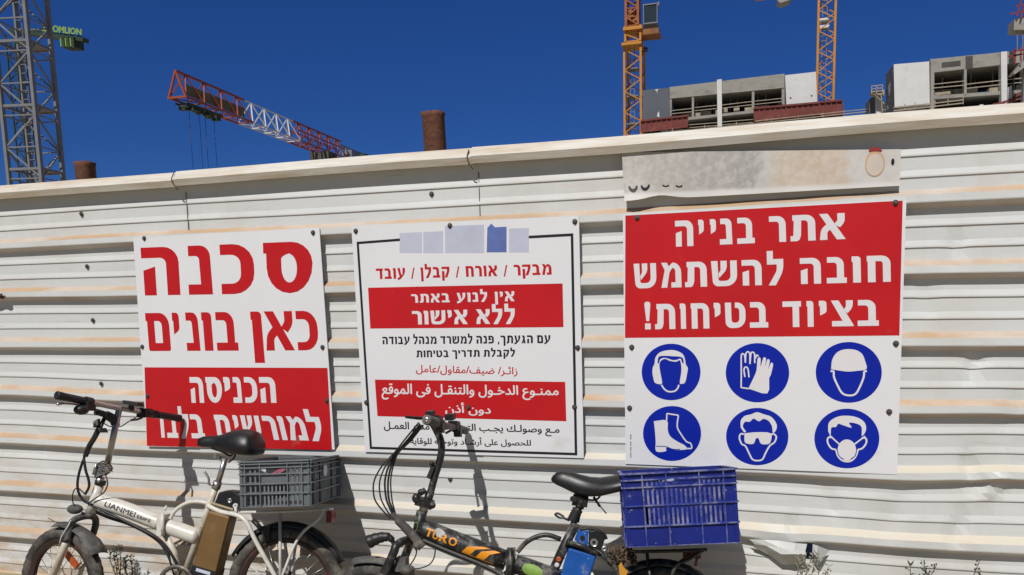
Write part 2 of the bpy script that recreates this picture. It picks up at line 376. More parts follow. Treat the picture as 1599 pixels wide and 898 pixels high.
def paint_fence():
    mt = bpy.data.materials.new('fence_paint'); mt.use_nodes = True; nt = mt.node_tree; N = nt.nodes.new; L = nt.links.new
    b = nt.nodes['Principled BSDF']; b.inputs['Roughness'].default_value = .5
    tc = N('ShaderNodeTexCoord')
    def noise(scale, vec, det=6, ro=.65):
        mp = N('ShaderNodeMapping'); mp.inputs['Scale'].default_value = vec; L(tc.outputs['Object'], mp.inputs[0])
        n_ = N('ShaderNodeTexNoise'); n_.inputs['Scale'].default_value = scale; n_.inputs['Detail'].default_value = det; n_.inputs['Roughness'].default_value = ro
        L(mp.outputs[0], n_.inputs['Vector']); return n_.outputs['Fac']
    def rng(f, a, c, lo=0, hi=1):
        r = N('ShaderNodeMapRange'); L(f, r.inputs[0]); r.inputs[1].default_value = a; r.inputs[2].default_value = c; r.inputs[3].default_value = lo; r.inputs[4].default_value = hi; return r.outputs[0]
    def mth(op, a, c):
        x = N('ShaderNodeMath'); x.operation = op; x.use_clamp = True
        for i, q in enumerate((a, c)):
            if isinstance(q, (int, float)): x.inputs[i].default_value = q
            else: L(q, x.inputs[i])
        return x.outputs[0]
    def mix(f, a, c):
        x = N('ShaderNodeMix'); x.data_type = 'RGBA'
        if isinstance(f, float): x.inputs[0].default_value = f
        else: L(f, x.inputs[0])
        for i, q in ((6, a), (7, c)):
            if isinstance(q, tuple): x.inputs[i].default_value = (*q, 1)
            else: L(q, x.inputs[i])
        return x.outputs[2]
    base = mix(rng(noise(1.2, (.4, 1, 1.5)), .35, .65), (.605, .62, .62), (.68, .69, .68))
    # faint vertical rain streaks and grime
    base = mix(rng(noise(3, (9, 1, .5), 4), .55, .8, 0, .25), base, (.55, .52, .47))
    base = mix(rng(noise(22, (1, 1, 1), 5, .7), .66, .74, 0, .5), base, (.48, .44, .38))
    base = mix(rng(noise(30, (.10, 1, 2.2), 3, .5), .70, .73, 0, .45), base, (.40, .38, .35))      # scratches
    base = mix(rng(noise(1.7, (1, 1, .8), 7, .7), .52, .68, 0, .30), base, (.50, .45, .37))       # dust film
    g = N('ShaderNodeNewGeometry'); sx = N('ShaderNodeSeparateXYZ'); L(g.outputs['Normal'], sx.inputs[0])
    po = N('ShaderNodeSeparateXYZ'); L(tc.outputs['Object'], po.inputs[0])
    up = rng(sx.outputs[2], .62, .76)
    amt = rng(noise(2.2, (1, 1, 2.2)), .32, .58, .45, 1.0)
    # dust is thick and tan under the high ribs, washed paler low on the right
    lowr = mth('MULTIPLY', rng(po.outputs[2], .80, 1.0, 1, 0), rng(po.outputs[0], -1.5, .0))
    tan = mix(rng(noise(9, (.3, 1, 3)), .4, .7), (.50, .335, .205), (.43, .30, .20))
    tan = mix(lowr, tan, (.60, .55, .45))
    col = mix(mth('MULTIPLY', up, amt), base, tan)
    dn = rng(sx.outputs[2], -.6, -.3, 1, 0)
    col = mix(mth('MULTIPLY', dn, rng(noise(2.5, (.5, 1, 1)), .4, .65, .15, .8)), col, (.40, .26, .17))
    # splashed soil near the ground, more on the left
    sp = mth('MULTIPLY', rng(po.outputs[2], .15, .75, 1, 0), rng(noise(4, (1, 1, 2.5), 8, .75), .42, .62))
    sp = mth('MULTIPLY', sp, rng(po.outputs[0], -1.6, .6, .9, .12))
    col = mix(sp, col, (.47, .34, .22))
    # pinkish chalk smears along the stiffening lines
    pk = mth('MULTIPLY', rng(noise(5, (.6, 1, 14), 5), .60, .72), rng(noise(1.1, (1, 1, 1), 2), .45, .6, 0, .55))
    col = mix(pk, col, (.62, .42, .34))
    L(col, b.inputs['Base Color'])
    bp = N('ShaderNodeBump'); bp.inputs['Strength'].default_value = .22; bp.inputs['Distance'].default_value = .02; L(noise(3.5, (.45, 1, 1.4), 5, .55), bp.inputs['Height']); L(bp.outputs[0], b.inputs['Normal'])
    return mt
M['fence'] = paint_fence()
# profile of one period: (fraction below the rib's lower edge, y)
PROF = [(0, 0), (.080, DEP), (.225, DEP), (.305, DEP-.0042), (.325, DEP-.0042), (.333, DEP), (.525, DEP), (.605, DEP-.0042), (.625, DEP-.0042), (.633, DEP), (.805, DEP), (.888, .0), (.985, -.001)]
rows = [(-.30, DEP), (0, DEP)]       # behind the cap
rows = [(k+f_, y) for k in range(0, 9) for f_, y in PROF]
rows = [(r, y) for r, y in rows if not (r < .08)]
rows = [(-.12, DEP), (.06, DEP)] + rows
rows = [(r, y) for r, y in rows if r < 8.1]
DENTS = [(60, 690, .07, .007, .1), (330, 640, .05, .006, 0), (940, 690, .05, .006, .2), (1450, 470, .06, .006, -.2), (1590, 640, .07, .009, .2), (640, 800, .08, .008, .1), (1400, 800, .08, .009, .3), (1300, 790, .05, .008, -.3), (1525, 570, .05, .012, .35), (1517, 735, .05, .016, -.2), (1553, 764, .045, -.02, .5), (1500, 826, .05, .016, .3), (1240, 822, .04, .010, .2), (1495, 385, .05, .008, .2), (430, 850, .06, .01, .1)]
DENTS = [(at(px, py, 0), r, a, sk) for px, py, r, a, sk in DENTS]
def dent(x, z):
    dy = 0; dz = 0
    for p, r, a, sk in DENTS:
        dx = (x-p.x); dz_ = (z-p.z); e = math.exp(-((dx-dz_*sk)/(r*.6))**2-(dz_/(r*1.1))**2)
        dy += a*e; dz += -a*.5*e
    # slack, wavy sheet low on the right
    t = max(0, min(1, (x-.1)/.5))*max(0, min(1, (1.15-z)/.4))
    dy += t*.004*math.sin(x*7+z*9); dz += t*.004*math.sin(x*5.3+z*3)
    # rib knocked in beside the tear
    e = math.exp(-((x-.19)/.09)**2-((z-.47)/.05)**2)
    dy += .018*e; dz += -.030*e
    return dy, dz
SE1, SE2 = -2.436, -1.009
fence = thing('site_fence', 'long white corrugated metal hoarding with dusty ribs and a bent cap', 'fence', (-1.2, .05, 0))
HOLE = (at(1253, 850, 0).x, at(1272, 850, 0).x, at(1260, 880, 0).z, at(1260, 846, 0).z)
def panel(x0, x1, oy):
    mb = MB(); xs = [x0]; x = x0
    while x < x1-.02:
        x += .025 if -.3 < x < 1.3 else .06; xs.append(min(x, x1))
    xs += [h for h in HOLE[:2] if x0 < h < x1]; xs = sorted(set(xs)); nr = len(rows); vs = []
    for x in xs:
        for r, y in rows:
            z = H0-PER*r+corr(x, r); dy, dz = dent(x, z)
            vs.append((x, y+dy+oy, z+dz))
    fs = []
    for i in range(len(xs)-1):
        for j in range(nr-1):
            c = [i*nr+j, i*nr+j+1, (i+1)*nr+j+1, (i+1)*nr+j]
            mx = sum(vs[q][0] for q in c)/4; mz = sum(vs[q][2] for q in c)/4
            if HOLE[0] < mx < HOLE[1] and HOLE[2] < mz < HOLE[3]: continue
            fs.append(c)
    mb.add(vs, fs); return mb.build('corrugated_panel', M['fence'], fence, recalc=False)
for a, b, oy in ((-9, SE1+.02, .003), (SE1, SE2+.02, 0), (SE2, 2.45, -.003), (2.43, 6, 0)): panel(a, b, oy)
# cap rail in lengths that lap over each other
M['cap'] = mat('cap_paint', (.66, .63, .57), .55, var=.07, scale=3, stretch=(.6, 3, 6), dust=(.52, .42, .31), dustamt=.62, dscale=4)
def cap(x0, x1, oy, oz):
    mb = MB(); prof = [(-.008, -.002), (-.019, .026), (.010, .066), (.09, .070), (.09, .0), (.082, .0), (.082, .060), (.014, .056), (-.012, .024), (-.003, .000)]
    n_ = len(prof); xs = [x0+(x1-x0)*i/12 for i in range(13)]; vs = []
    for x in xs:
        c = corr(x, 0)+.0025*math.sin(x*3.1)
        for y, z in prof: vs.append((x, y+oy, H0+c+z+oz))
    fs = [(i*n_+j, i*n_+(j+1) % n_, (i+1)*n_+(j+1) % n_, (i+1)*n_+j) for i in range(12) for j in range(n_)]
    fs += [tuple(range(n_)), tuple(reversed(range(12*n_, 13*n_)))]
    mb.add(vs, fs); mb.build('cap_rail', M['cap'], fence)
for a, b, oy, oz in ((-9, SE1-.012, 0, -.003), (SE1-.022, SE2+.004, -.004, .001), (SE2-.012, 2.5, -.007, .004), (2.49, 6, 0, 0)): cap(a, b, oy, oz)
# lapped sheet ends: dark bent lips at the joints
for sx_, px in ((SE1, 272), (SE2, 738)):
    mb = MB(); z0 = H0+.055
    pts = [(sx_-.022, -.010, z0), (sx_-.026, -.026, z0-.032), (sx_-.020, -.020, z0-.055), (sx_-.008, -.008, z0-.078)]
    mb.tube(spline(pts, 4), .0026, 6); mb.build('lap_edge', M['dsteel'], fence)
    mb = MB(); mb.tube([(sx_+.0055, .0255, z0-.085), (sx_+.0065, .0255, z0-.31)], .0018, 5); mb.build('sheet_seam', M['dsteel'], fence)
for x in (-7.2, -4.9, -2.5, -.25, 2.4, 4.6):
    mb = MB(); mb.abox(x-.03, x+.03, DEP+.012, DEP+.07, -.2, 1.98); mb.build('fence_post', M['rust'], fence)
def screw(px, py, parent, y, r=.0085):
    p = at(px, py, y); mb = MB(); nrm = V((0, -1, 0))
    mb.ring(p, nrm, (1, 0, 0), 0, [(.0005, 0), (r*1.25, 0), (r*1.25, .002), (.0005, .003)], 12, smooth=False)
    mb.ring(p+nrm*.002, nrm, (1, 0, 0), 0, [(.0003, 0), (r*.85, 0), (r*.78, .0055), (.0003, .0065)], 6, smooth=False)
    return mb.build('screw', M['screw'], parent)
for px, py in ((127, 334), (136, 416), (145, 500), (158, 599), (674, 303), (703, 748)): screw(px, py, fence, DEP-.001)
# torn tongue of sheet hanging beside the hole
M['fold'] = mat('bent_sheet', (.52, .52, .50), .45, var=.1, scale=9)
def fz(zx, zy, y): return at(1150+zx/9.16, 800+zy/9.16, y)
mb = MB()
A = [fz(*p) for p in ((180,385,-.002), (380,392,-.004), (600,405,-.004), (850,442,-.006), (1010,452,.004))]
Bv = [fz(*p) for p in ((260,455,-.003), (430,480,-.010), (610,500,-.018), (820,540,-.020), (985,555,-.014))]
Cv = [fz(*p) for p in ((240,490,.006), (420,540,.004), (640,600,-.030), (840,600,-.040), (1000,610,-.028))]
Dv = [fz(*p) for p in ((250,500,.016), (520,640,.016), (655,750,.006), (830,742,.002), (985,715,.006))]
vs = A+Bv+Cv+Dv
mb.add(vs, [(r*5+i, r*5+i+1, (r+1)*5+i+1, (r+1)*5+i) for r in range(3) for i in range(4)])
A = [fz(*p) for p in ((1090,455,-.002), (1170,480,-.02), (1330,545,.010))]; Bv = [fz(*p) for p in ((1085,570,-.01), (1150,610,-.03), (1200,715,-.01))]
mb.add(A+Bv, [(0,1,4,3), (1,2,5,4)]); mb.build('torn_flap', M['fold'], fence, recalc=False)

# ------------------------------------------------------------------ signs
YS = -.0085
GRP = 'safety signs screwed to the fence'
def sign_base(name, label, corners, group=GRP):
    q = Quad(corners, YS); c = sum(q.c, V())/4
    t = thing(name, label, 'sign', (c.x, 0, min(p.z for p in q.c)), group)
    mb = MB(); mb.prism([p for p in q.c], (0, .003, 0)); mb.build('board', M['board'], t); return t, q
def quadface(mb, corners, dy): mb.poly([[at(px, py, YS)+V((0, -dy, 0)) for px, py in corners]])
def z4(x, y): return (180+x/2.363, 340+y/2.363)
def z5(x, y): return (540+x/2.245, 330+y/2.245)
def z6(x, y): return (950+x/2.896, 220+y/2.896)
def z7(x, y): return (960+x/3.331, 510+y/3.331)
def word(mb, z, text, tl, tr, br, bl, dy, spans=None, **k):
    q = Quad([z(*tl), z(*tr), z(*br), z(*bl)], YS)
    if spans:
        L_, R_ = (tl[0]+bl[0])/2, (tr[0]+br[0])/2
        spans = [((a-L_)/(R_-L_), (b-L_)/(R_-L_)) for a, b in spans]
    put_word(mb, text, q, dy, spans=spans, **k)
def aword(mb, z, text, tl, tr, br, bl, dy, off=.0):
    q = Quad([z(*tl), z(*tr), z(*br), z(*bl)], YS)
    put_font(mb, shape(text), lambda u, v: q(u, v)+V((0, -dy, 0)), off)
D1, D2 = .0004, .0009
# sign 1: danger, building here
t, q = sign_base('danger_sign', 'square white sign with tall red Hebrew letters over a red lower field', [(208,372),(498.5,355),(522.5,702),(230,697)])
mb = MB(); quadface(mb, [z4(108,552), z4(783,554), z4(800,857), z4(117,842)], D1); mb.build('red_field', M['sred'], t)
mb = MB()
word(mb, z4, 'סכנה', (93,111), (720,86), (726,277), (105,287), D1, [(99,243), (276,370), (400,522), (557,728)])
word(mb, z4, 'כאן בונים', (113,352), (737,343), (748,489), (124,492), D1, [(115,206), (219,245), (268,321), (331,368), (382,461), (513,553), (562,663), (674,747)])
mb.build('red_lettering', M['sred2'], t)
mb = MB()
word(mb, z4, 'הכניסה', (273,588), (585,588), (592,683), (280,683), D2, [(277,327), (337,397), (404,428), (437,470), (480,526), (535,592)])
word(mb, z4, 'למורשים בלבד', (145,722), (735,735), (760,823), (152,811), D2, [(148,186), (192,234), (242,280), (285,336), (379,434), (449,467), (478,546), (557,603), (612,633), (643,706), (714,763)])
mb.build('white_lettering', M['swhite'], t)
for p in ((107,76), (730,55), (100,476), (765,478), (120,658), (780,675)): screw(*z4(*p), t, YS)
# sign 2: visitors notice in Hebrew and Arabic
t, q = sign_base('notice_sign', 'square white notice in a black frame with lines of Hebrew and Arabic text', [(548.5,352),(904,337.5),(911.5,715.5),(570,705.5)])
mb = MB()
def bars(pts, w_):
    for a, b in zip(pts, pts[1:]):
        a, b = at(*z5(*a), YS), at(*z5(*b), YS); d = (b-a).normalized(); n_ = V((-d.z, 0, d.x))*w_/2; e = d*w_/2
        mb.poly([[p+V((0, -D1, 0)) for p in (a-e+n_, b+e+n_, b+e-n_, a-e-n_)]])
fw_ = .0105
bars([(186,100), (42,111), (88,829)], fw_); mb.v = [v+V((0, -.0001*(i//4), 0)) for i, v in enumerate(mb.v)]
nb = len(mb.v); bars([(88,829), (807,851), (793,82), (646,90)], fw_); mb.v[nb:] = [v+V((0, -.0002-.0001*(i//4), 0)) for i, v in enumerate(mb.v[nb:])]
mb.build('black_frame', M['sblack'], t, recalc=False)
mb = MB(); quadface(mb, [z5(78,268), z5(760,253), z5(763,406), z5(86,411)], D1); mb.build('red_field', M['sred'], t)
mb = MB(); quadface(mb, [z5(102,590), z5(769,598), z5(773,736), z5(111,718)], D1); mb.build('red_field', M['sred'], t)
mb = MB()
word(mb, z5, 'מבקר / אורח / קבלן / עובד', (105,201), (720,184), (722,222), (107,238), D1, gap=.16, space=.6)
aword(mb, z5, 'زائـر/ ضيف/مقاول/عامل', (246,537), (602,545), (602,580), (246,572), D1, .016)
mb.build('red_lettering', M['sred2'], t)
mb = MB()
word(mb, z5, 'אין לנוע באתר', (229,291), (591,280), (592,315), (231,321), D2, gap=.18, space=.7)
word(mb, z5, 'ללא אישור', (232,350), (592,340), (594,394), (234,397), D2, gap=.14, space=.55)
aword(mb, z5, 'ممنـوع الدخـول والتنقـل فى الموقع', (125,602), (746,612), (747,662), (126,660), D2, .022)
aword(mb, z5, 'دون أذن', (348,668), (508,673), (509,718), (349,714), D2, .022)
mb.build('white_lettering', M['swhite'], t)
mb = MB()
word(mb, z5, 'עם הגעתך, פנה למשרד מנהל עבודה', (128,440), (717,434), (717,462), (129,466), D1, gap=.17, space=.55)
word(mb, z5, 'לקבלת תדריך בטיחות', (247,488), (593,485), (593,509), (248,512), D1, gap=.17, space=.55)
aword(mb, z5, 'مـع وصولـك يجـب التوجـه الى مدير العمـل', (133,736), (749,752), (750,790), (134,776), D1, .024)
aword(mb, z5, 'للحصول على أرشـاد وتوجيه للوقايه', (225,787), (648,795), (650,828), (226,822), D1, .024)
mb.build('black_lettering', M['sblack'], t)
M['lilac'] = mat('faded_print', (.52, .54, .66), .5, var=.08, scale=7)
M['logoblue'] = mat('logo_blue', (.11, .16, .42), .5, var=.15, scale=25)
for c in ([(624,364),(659,362.5),(659,395),(624,395)], [(661,362.5),(692,361),(692,395),(661,395)], [(695,353),(756,351),(756,395),(695,395)], [(795,357),(826,356),(826,394),(795,394)]):
    mb = MB(); quadface(mb, c, D1); mb.build('faded_print', M['lilac'], t)
mb = MB(); quadface(mb, [(761,356),(767,349),(773,355),(791,354),(791,394),(760,394)], D1); mb.build('blue_emblem', M['logoblue'], t)
for p in ((35,69), (803,36), (72,670), (813,478), (802,686), (430,687), (365,50)): screw(*z5(*p), t, YS)
# sign 3: protective equipment
t, q = sign_base('protective_gear_sign', 'square sign with a red Hebrew field over six round blue symbols', [(972.5,336.5),(1415.5,311),(1401,741),(977,724.5)])
mb = MB(); quadface(mb, [z6(77,338), z6(1331,270), z6(1316,880), z6(75,891)], D1); mb.build('red_field', M['sred'], t)
mb = MB()
word(mb, z6, 'אתר בנייה', (300,362), (1066,326), (1070,444), (302,479), D2, [(302,388), (412,438), (467,495), (512,572), (592,672), (738,812), (832,942), (960,1071)])
word(mb, z6, 'חובה להשתמש', (114,556), (1274,517), (1276,637), (118,668), D2, [(116,225), (248,345), (362,466), (487,606), (628,718), (743,816), (889,980), (1005,1091), (1113,1151), (1177,1276)])
word(mb, z6, 'בציוד בטיחות!', (160,739), (1220,718), (1222,836), (163,853), D2, [(163,195), (214,312), (335,363), (387,473), (495,526), (547,641), (660,743), (808,890), (914,944), (968,1001), (1020,1116), (1133,1222)])
mb.build('white_lettering', M['swhite'], t)
def symbol(c, rx, ry, white, blue=(), strokes=(), bstrokes=()):
    mb = MB()
    mb.poly([[at(*z7(c[0]+rx*math.cos(a*math.pi/32), c[1]+ry*math.sin(a*math.pi/32)), YS)+V((0, -D1, 0)) for a in range(64)]])
    o = mb.build('round_symbol', M['sblue'], t)
    mb = MB(); lay = [D1+.0004]
    def face(pts, mi, smooth=True):
        P = [at(*z7(*p), YS)+V((0, -lay[0], 0)) for p in pts]; lay[0] += .0001
        if smooth and len(P) > 8: P = spline(P+[P[0]], 3)[:-1]
        mb.poly([P], mi)
    def stroke(pts, w_, mi):
        P = spline([at(*z7(*p), YS)+V((0, -lay[0], 0)) for p in pts], 5); lay[0] += .0001; hw = w_/3.331/395/2; Lf = []; Rt = []
        for i, p in enumerate(P):
            d = (P[min(i+1, len(P)-1)]-P[max(i-1, 0)]).normalized(); n_ = V((-d.z, 0, d.x))*hw; Lf.append(p+n_); Rt.append(p-n_)
        for i in range(len(P)-1): mb.add([Lf[i], Lf[i+1], Rt[i+1], Rt[i]], [(0,1,2,3)], mi)
    for p in white: face(p, 0)
    for p in blue: face(p, 1)
    for p, w_ in strokes: stroke(p, w_, 0)
    for p, w_ in bstrokes: stroke(p, w_, 1)
    mb.build('pictogram', [M['swhite'], M['sblue']], o, recalc=False)
symbol((293,236), 153, 147, [[(207,195),(212,160),(235,134),(275,123),(315,124),(350,140),(364,165),(370,198),(380,215),(376,245),(366,290),(345,298),(338,290),(346,235),(345,200),(338,175),(318,183),(285,178),(262,168),(240,178),(232,200),(238,245),(246,296),(220,297),(205,285),(196,240),(198,212)]],
       [[(223,192),(226,162),(245,152),(300,154),(350,160),(358,190),(350,186),(342,166),(325,172),(300,174),(265,163),(238,168),(230,190)]], [([(243,303),(258,325),(280,338),(310,336),(326,322),(334,303)], 8)])
symbol((742,240), 165, 154, [[(695,322),(720,270),(737,228),(742,170),(752,160),(759,170),(758,208),(771,166),(780,160),(787,170),(780,212),(792,174),(800,170),(806,180),(798,222),(810,192),(819,188),(823,202),(812,250),(803,270),(793,348)]], [],
       [([(657,318),(658,240),(658,152),(668,142),(676,152),(679,188)], 7), ([(679,188),(682,142),(692,131),(702,142),(703,195)], 7), ([(703,195),(708,142),(717,133),(727,144),(728,190)], 7), ([(732,165),(738,148),(748,155)], 7), ([(657,317),(700,323)], 7), ([(677,262),(672,222),(683,210),(693,222),(698,264)], 7)])
symbol((1217,238), 172, 158, [[(1125,222),(1130,175),(1150,140),(1180,122),(1220,117),(1260,124),(1288,145),(1302,180),(1309,221),(1260,230),(1215,234),(1170,229)]], [], [([(1122,232),(1138,234),(1140,262),(1157,302),(1182,345),(1217,358),(1252,350),(1275,312),(1294,264),(1298,234),(1311,232)], 9)])
symbol((298,556), 151, 143, [[(203,492),(270,487),(275,530),(280,555),(295,577),(330,600),(360,615),(376,632),(366,640),(310,641),(268,628),(266,648),(215,649),(213,600),(209,545)]], [], [([(270,487),(271,452)], 7), ([(271,452),(331,461)], 7), ([(331,461),(325,520),(345,560),(372,597),(395,608),(399,632),(376,634)], 7)], [([(215,622),(266,624),(300,637),(340,638)], 4)])
symbol((741,572), 162, 149, [[(655,525),(655,490),(675,465),(710,456),(740,445),(775,456),(815,470),(842,508),(838,540),(822,552),(818,520),(800,490),(772,480),(750,493),(722,478),(702,495),(677,495),(666,520),(682,545),(672,549)],
       [(675,555),(740,549),(811,555),(810,600),(792,612),(760,609),(748,582),(734,582),(722,609),(690,609),(675,597)]], [], [([(674,560),(656,558),(648,578),(660,610),(680,622),(700,662),(716,690),(741,697),(768,690),(785,656),(806,620),(830,602),(840,574),(826,558),(812,562)], 8)])
symbol((1207,582), 169, 155, [[(1110,545),(1113,500),(1150,472),(1200,463),(1260,472),(1300,500),(1306,540),(1285,570),(1284,525),(1262,506),(1218,500),(1232,526),(1182,511),(1162,505),(1150,522),(1126,526),(1122,565)],
       [(1207+48*math.cos(a*math.pi/10), 642+55*math.sin(a*math.pi/10)) for a in range(20)]], [], [([(1118,566),(1168,612)], 7), ([(1302,570),(1246,612)], 7), ([(1132,576),(1110,578),(1107,602),(1125,632),(1150,640)], 8), ([(1284,578),(1306,582),(1307,606),(1288,632),(1264,640)], 8), ([(1150,640),(1162,676),(1190,699),(1226,699),(1252,676),(1265,640)], 8)], [([(1156,640),(1166,672),(1190,690)], 4), ([(1258,640),(1250,672),(1228,688)], 4)])
for p in ((88,107), (1462,88), (77,423), (1427,443)): screw(*z7(*p), t, YS)
for p in ((130,347), (1298,280)): screw(*z6(*p), t, YS)
mb = MB(); rnd = random.Random(3)
for i in range(26):
    y0 = 560+i*4.7; 
    if i in (6, 7, 13, 19): continue
    quadface(mb, [z7(81, y0), z7(86, y0), z7(86, y0+3.2), z7(81, y0+3.2)], D1)
mb.build('small_print', M['sblack'], t)

# ------------------------------------------------------------------ torn plastic banner under the cap
def banner_mat():
    mt = bpy.data.materials.new('printed_film'); mt.use_nodes = True; nt = mt.node_tree; N = nt.nodes.new; L = nt.links.new
    b = nt.nodes['Principled BSDF']; b.inputs['Roughness'].default_value = .9; b.inputs['Specular IOR Level'].default_value = .15
    tc = N('ShaderNodeTexCoord'); no = N('ShaderNodeTexNoise'); no.inputs['Scale'].default_value = 9; no.inputs['Detail'].default_value = 4; L(tc.outputs['Object'], no.inputs['Vector'])
    sx = N('ShaderNodeSeparateXYZ'); L(tc.outputs['Object'], sx.inputs[0])
    def ma(op, a, c):
        x = N('ShaderNodeMath'); x.operation = op
        for i, q in enumerate((a, c)):
            if isinstance(q, (int, float)): x.inputs[i].default_value = q
            else: L(q, x.inputs[i])
        return x.outputs[0]
    u = ma('ADD', ma('ADD', sx.outputs[0], .52), ma('MULTIPLY', ma('SUBTRACT', no.outputs['Fac'], .5), .10))
    cr_ = N('ShaderNodeValToRGB'); e = cr_.color_ramp; L(u, cr_.inputs[0])
    stops = [(0, (.50,.47,.44)), (.24, (.47,.44,.41)), (.28, (.42,.385,.37)), (.40, (.42,.39,.385)), (.45, (.36,.35,.34)), (.50, (.40,.385,.37)), (.53, (.54,.53,.51)), (.58, (.57,.49,.40)), (.72, (.58,.475,.375)), (.80, (.59,.48,.385)), (.83, (.58,.57,.55)), (.95, (.60,.56,.53)), (1, (.64,.63,.61))]
    while len(e.elements) < len(stops): e.elements.new(.5)
    for k, (p_, c_) in enumerate(stops): e.elements[k].position = p_; e.elements[k].color = (*c_, 1)
    # printing stops short of the lower hem, which stays white
    z = ma('ADD', sx.outputs[2], ma('MULTIPLY', sx.outputs[0], .012))
    mr = N('ShaderNodeMapRange'); mr.inputs[1].default_value = -.062; mr.inputs[2].default_value = -.048; L(z, mr.inputs[0])
    mx = N('ShaderNodeMix'); mx.data_type = 'RGBA'; n2 = N('ShaderNodeTexNoise'); n2.inputs['Scale'].default_value = 38; n2.inputs['Detail'].default_value = 6; n2.inputs['Roughness'].default_value = .7; L(tc.outputs['Object'], n2.inputs['Vector'])
    wn = N('ShaderNodeMapRange'); wn.inputs[1].default_value = .42; wn.inputs[2].default_value = .62; wn.inputs[3].default_value = 1; wn.inputs[4].default_value = .62; L(n2.outputs['Fac'], wn.inputs[0])
    L(ma('MULTIPLY', mr.outputs[0], wn.outputs[0]), mx.inputs[0]); mx.inputs[6].default_value = (.72, .70, .68, 1); L(cr_.outputs[0], mx.inputs[7])
    L(mx.outputs[2], b.inputs['Base Color']); return mt
M['banner'] = banner_mat()
M['btan'] = mat('banner_tan_print', (.60, .38, .22), .4, var=.15, scale=8)
M['bgrey'] = mat('banner_grey_print', (.36, .34, .33), .4, var=.15, scale=8)
bn = thing('torn_banner', 'torn whitish plastic banner strip stuck above the red sign', 'banner', at(1190, 270, 0))
mb = MB(); nu, nv = 40, 8
def bpt(u, v, dy=0):
    tl, tr, br, bl = (971,238), (1407,233), (1405,290), (975,314)
    px = (tl[0]*(1-u)+tr[0]*u)*v+(bl[0]*(1-u)+br[0]*u)*(1-v)
    sag = -6*math.exp(-((u-.13)/.06)**2)*(1-v)**3
    py = (tl[1]*(1-u)+tr[1]*u)*v+(bl[1]*(1-u)+br[1]*u)*(1-v)+sag
    y = -.006-.002*math.sin(u*23+v*3)*(1-v)-.022*math.exp(-((u-.03)/.05)**2)*(1-v)**3
    return at(px, py, y-dy)
vs = [bpt(i/nu, j/nv) for j in range(nv+1) for i in range(nu+1)]
mb.add(vs, [(j*(nu+1)+i, j*(nu+1)+i+1, (j+1)*(nu+1)+i+1, (j+1)*(nu+1)+i) for j in range(nv) for i in range(nu)], 0, True); mb.build('film', M['banner'], bn, recalc=False)
def bdisc(name, m_, cu_, cv_, ru, rv, dy=.0014, a0=0, a1=2*math.pi):
    mb = MB(); mb.poly([[bpt(cu_+ru*math.cos(a0+(a1-a0)*i/20), cv_+rv*math.sin(a0+(a1-a0)*i/20), dy) for i in range(20 if a1-a0 > 6 else 21)]]); mb.build(name, m_, bn, recalc=False)
bdisc('round_emblem', M['btan'], .908, .62, .036, .34)
M['bpale'] = mat('banner_pale_print', (.60, .52, .45), .7)
bdisc('emblem_centre', M['bpale'], .908, .60, .031, .29, .0018)
M['bred'] = mat('banner_red_print', (.30, .03, .03), .4)
bdisc('emblem_rim', M['bred'], .908, .95, .024, .11, .0022, 0, math.pi)
def foot(u_, v_, ru, rv, th):
    mb = MB(); n_ = 12
    o_ = [bpt(u_-ru*math.cos(math.pi*k/n_), v_-rv*math.sin(math.pi*k/n_), .0014) for k in range(n_+1)]
    i_ = [bpt(u_-(ru-th)*math.cos(math.pi*k/n_), v_-(rv*.45)*math.sin(math.pi*k/n_), .0014) for k in range(n_+1)]
    mb.add(o_+i_, [(k, k+1, n_+2+k, n_+1+k) for k in range(n_)]); mb.build('letter_foot', M['sblack'], bn, recalc=False)
for u_ in (.034, .078): foot(u_, .30, .017, .13, .007)
for u_ in (.152, .200): foot(u_, .27, .013, .05, .006)
bdisc('eyelet', M['sblack'], .972, .66, .006, .09)
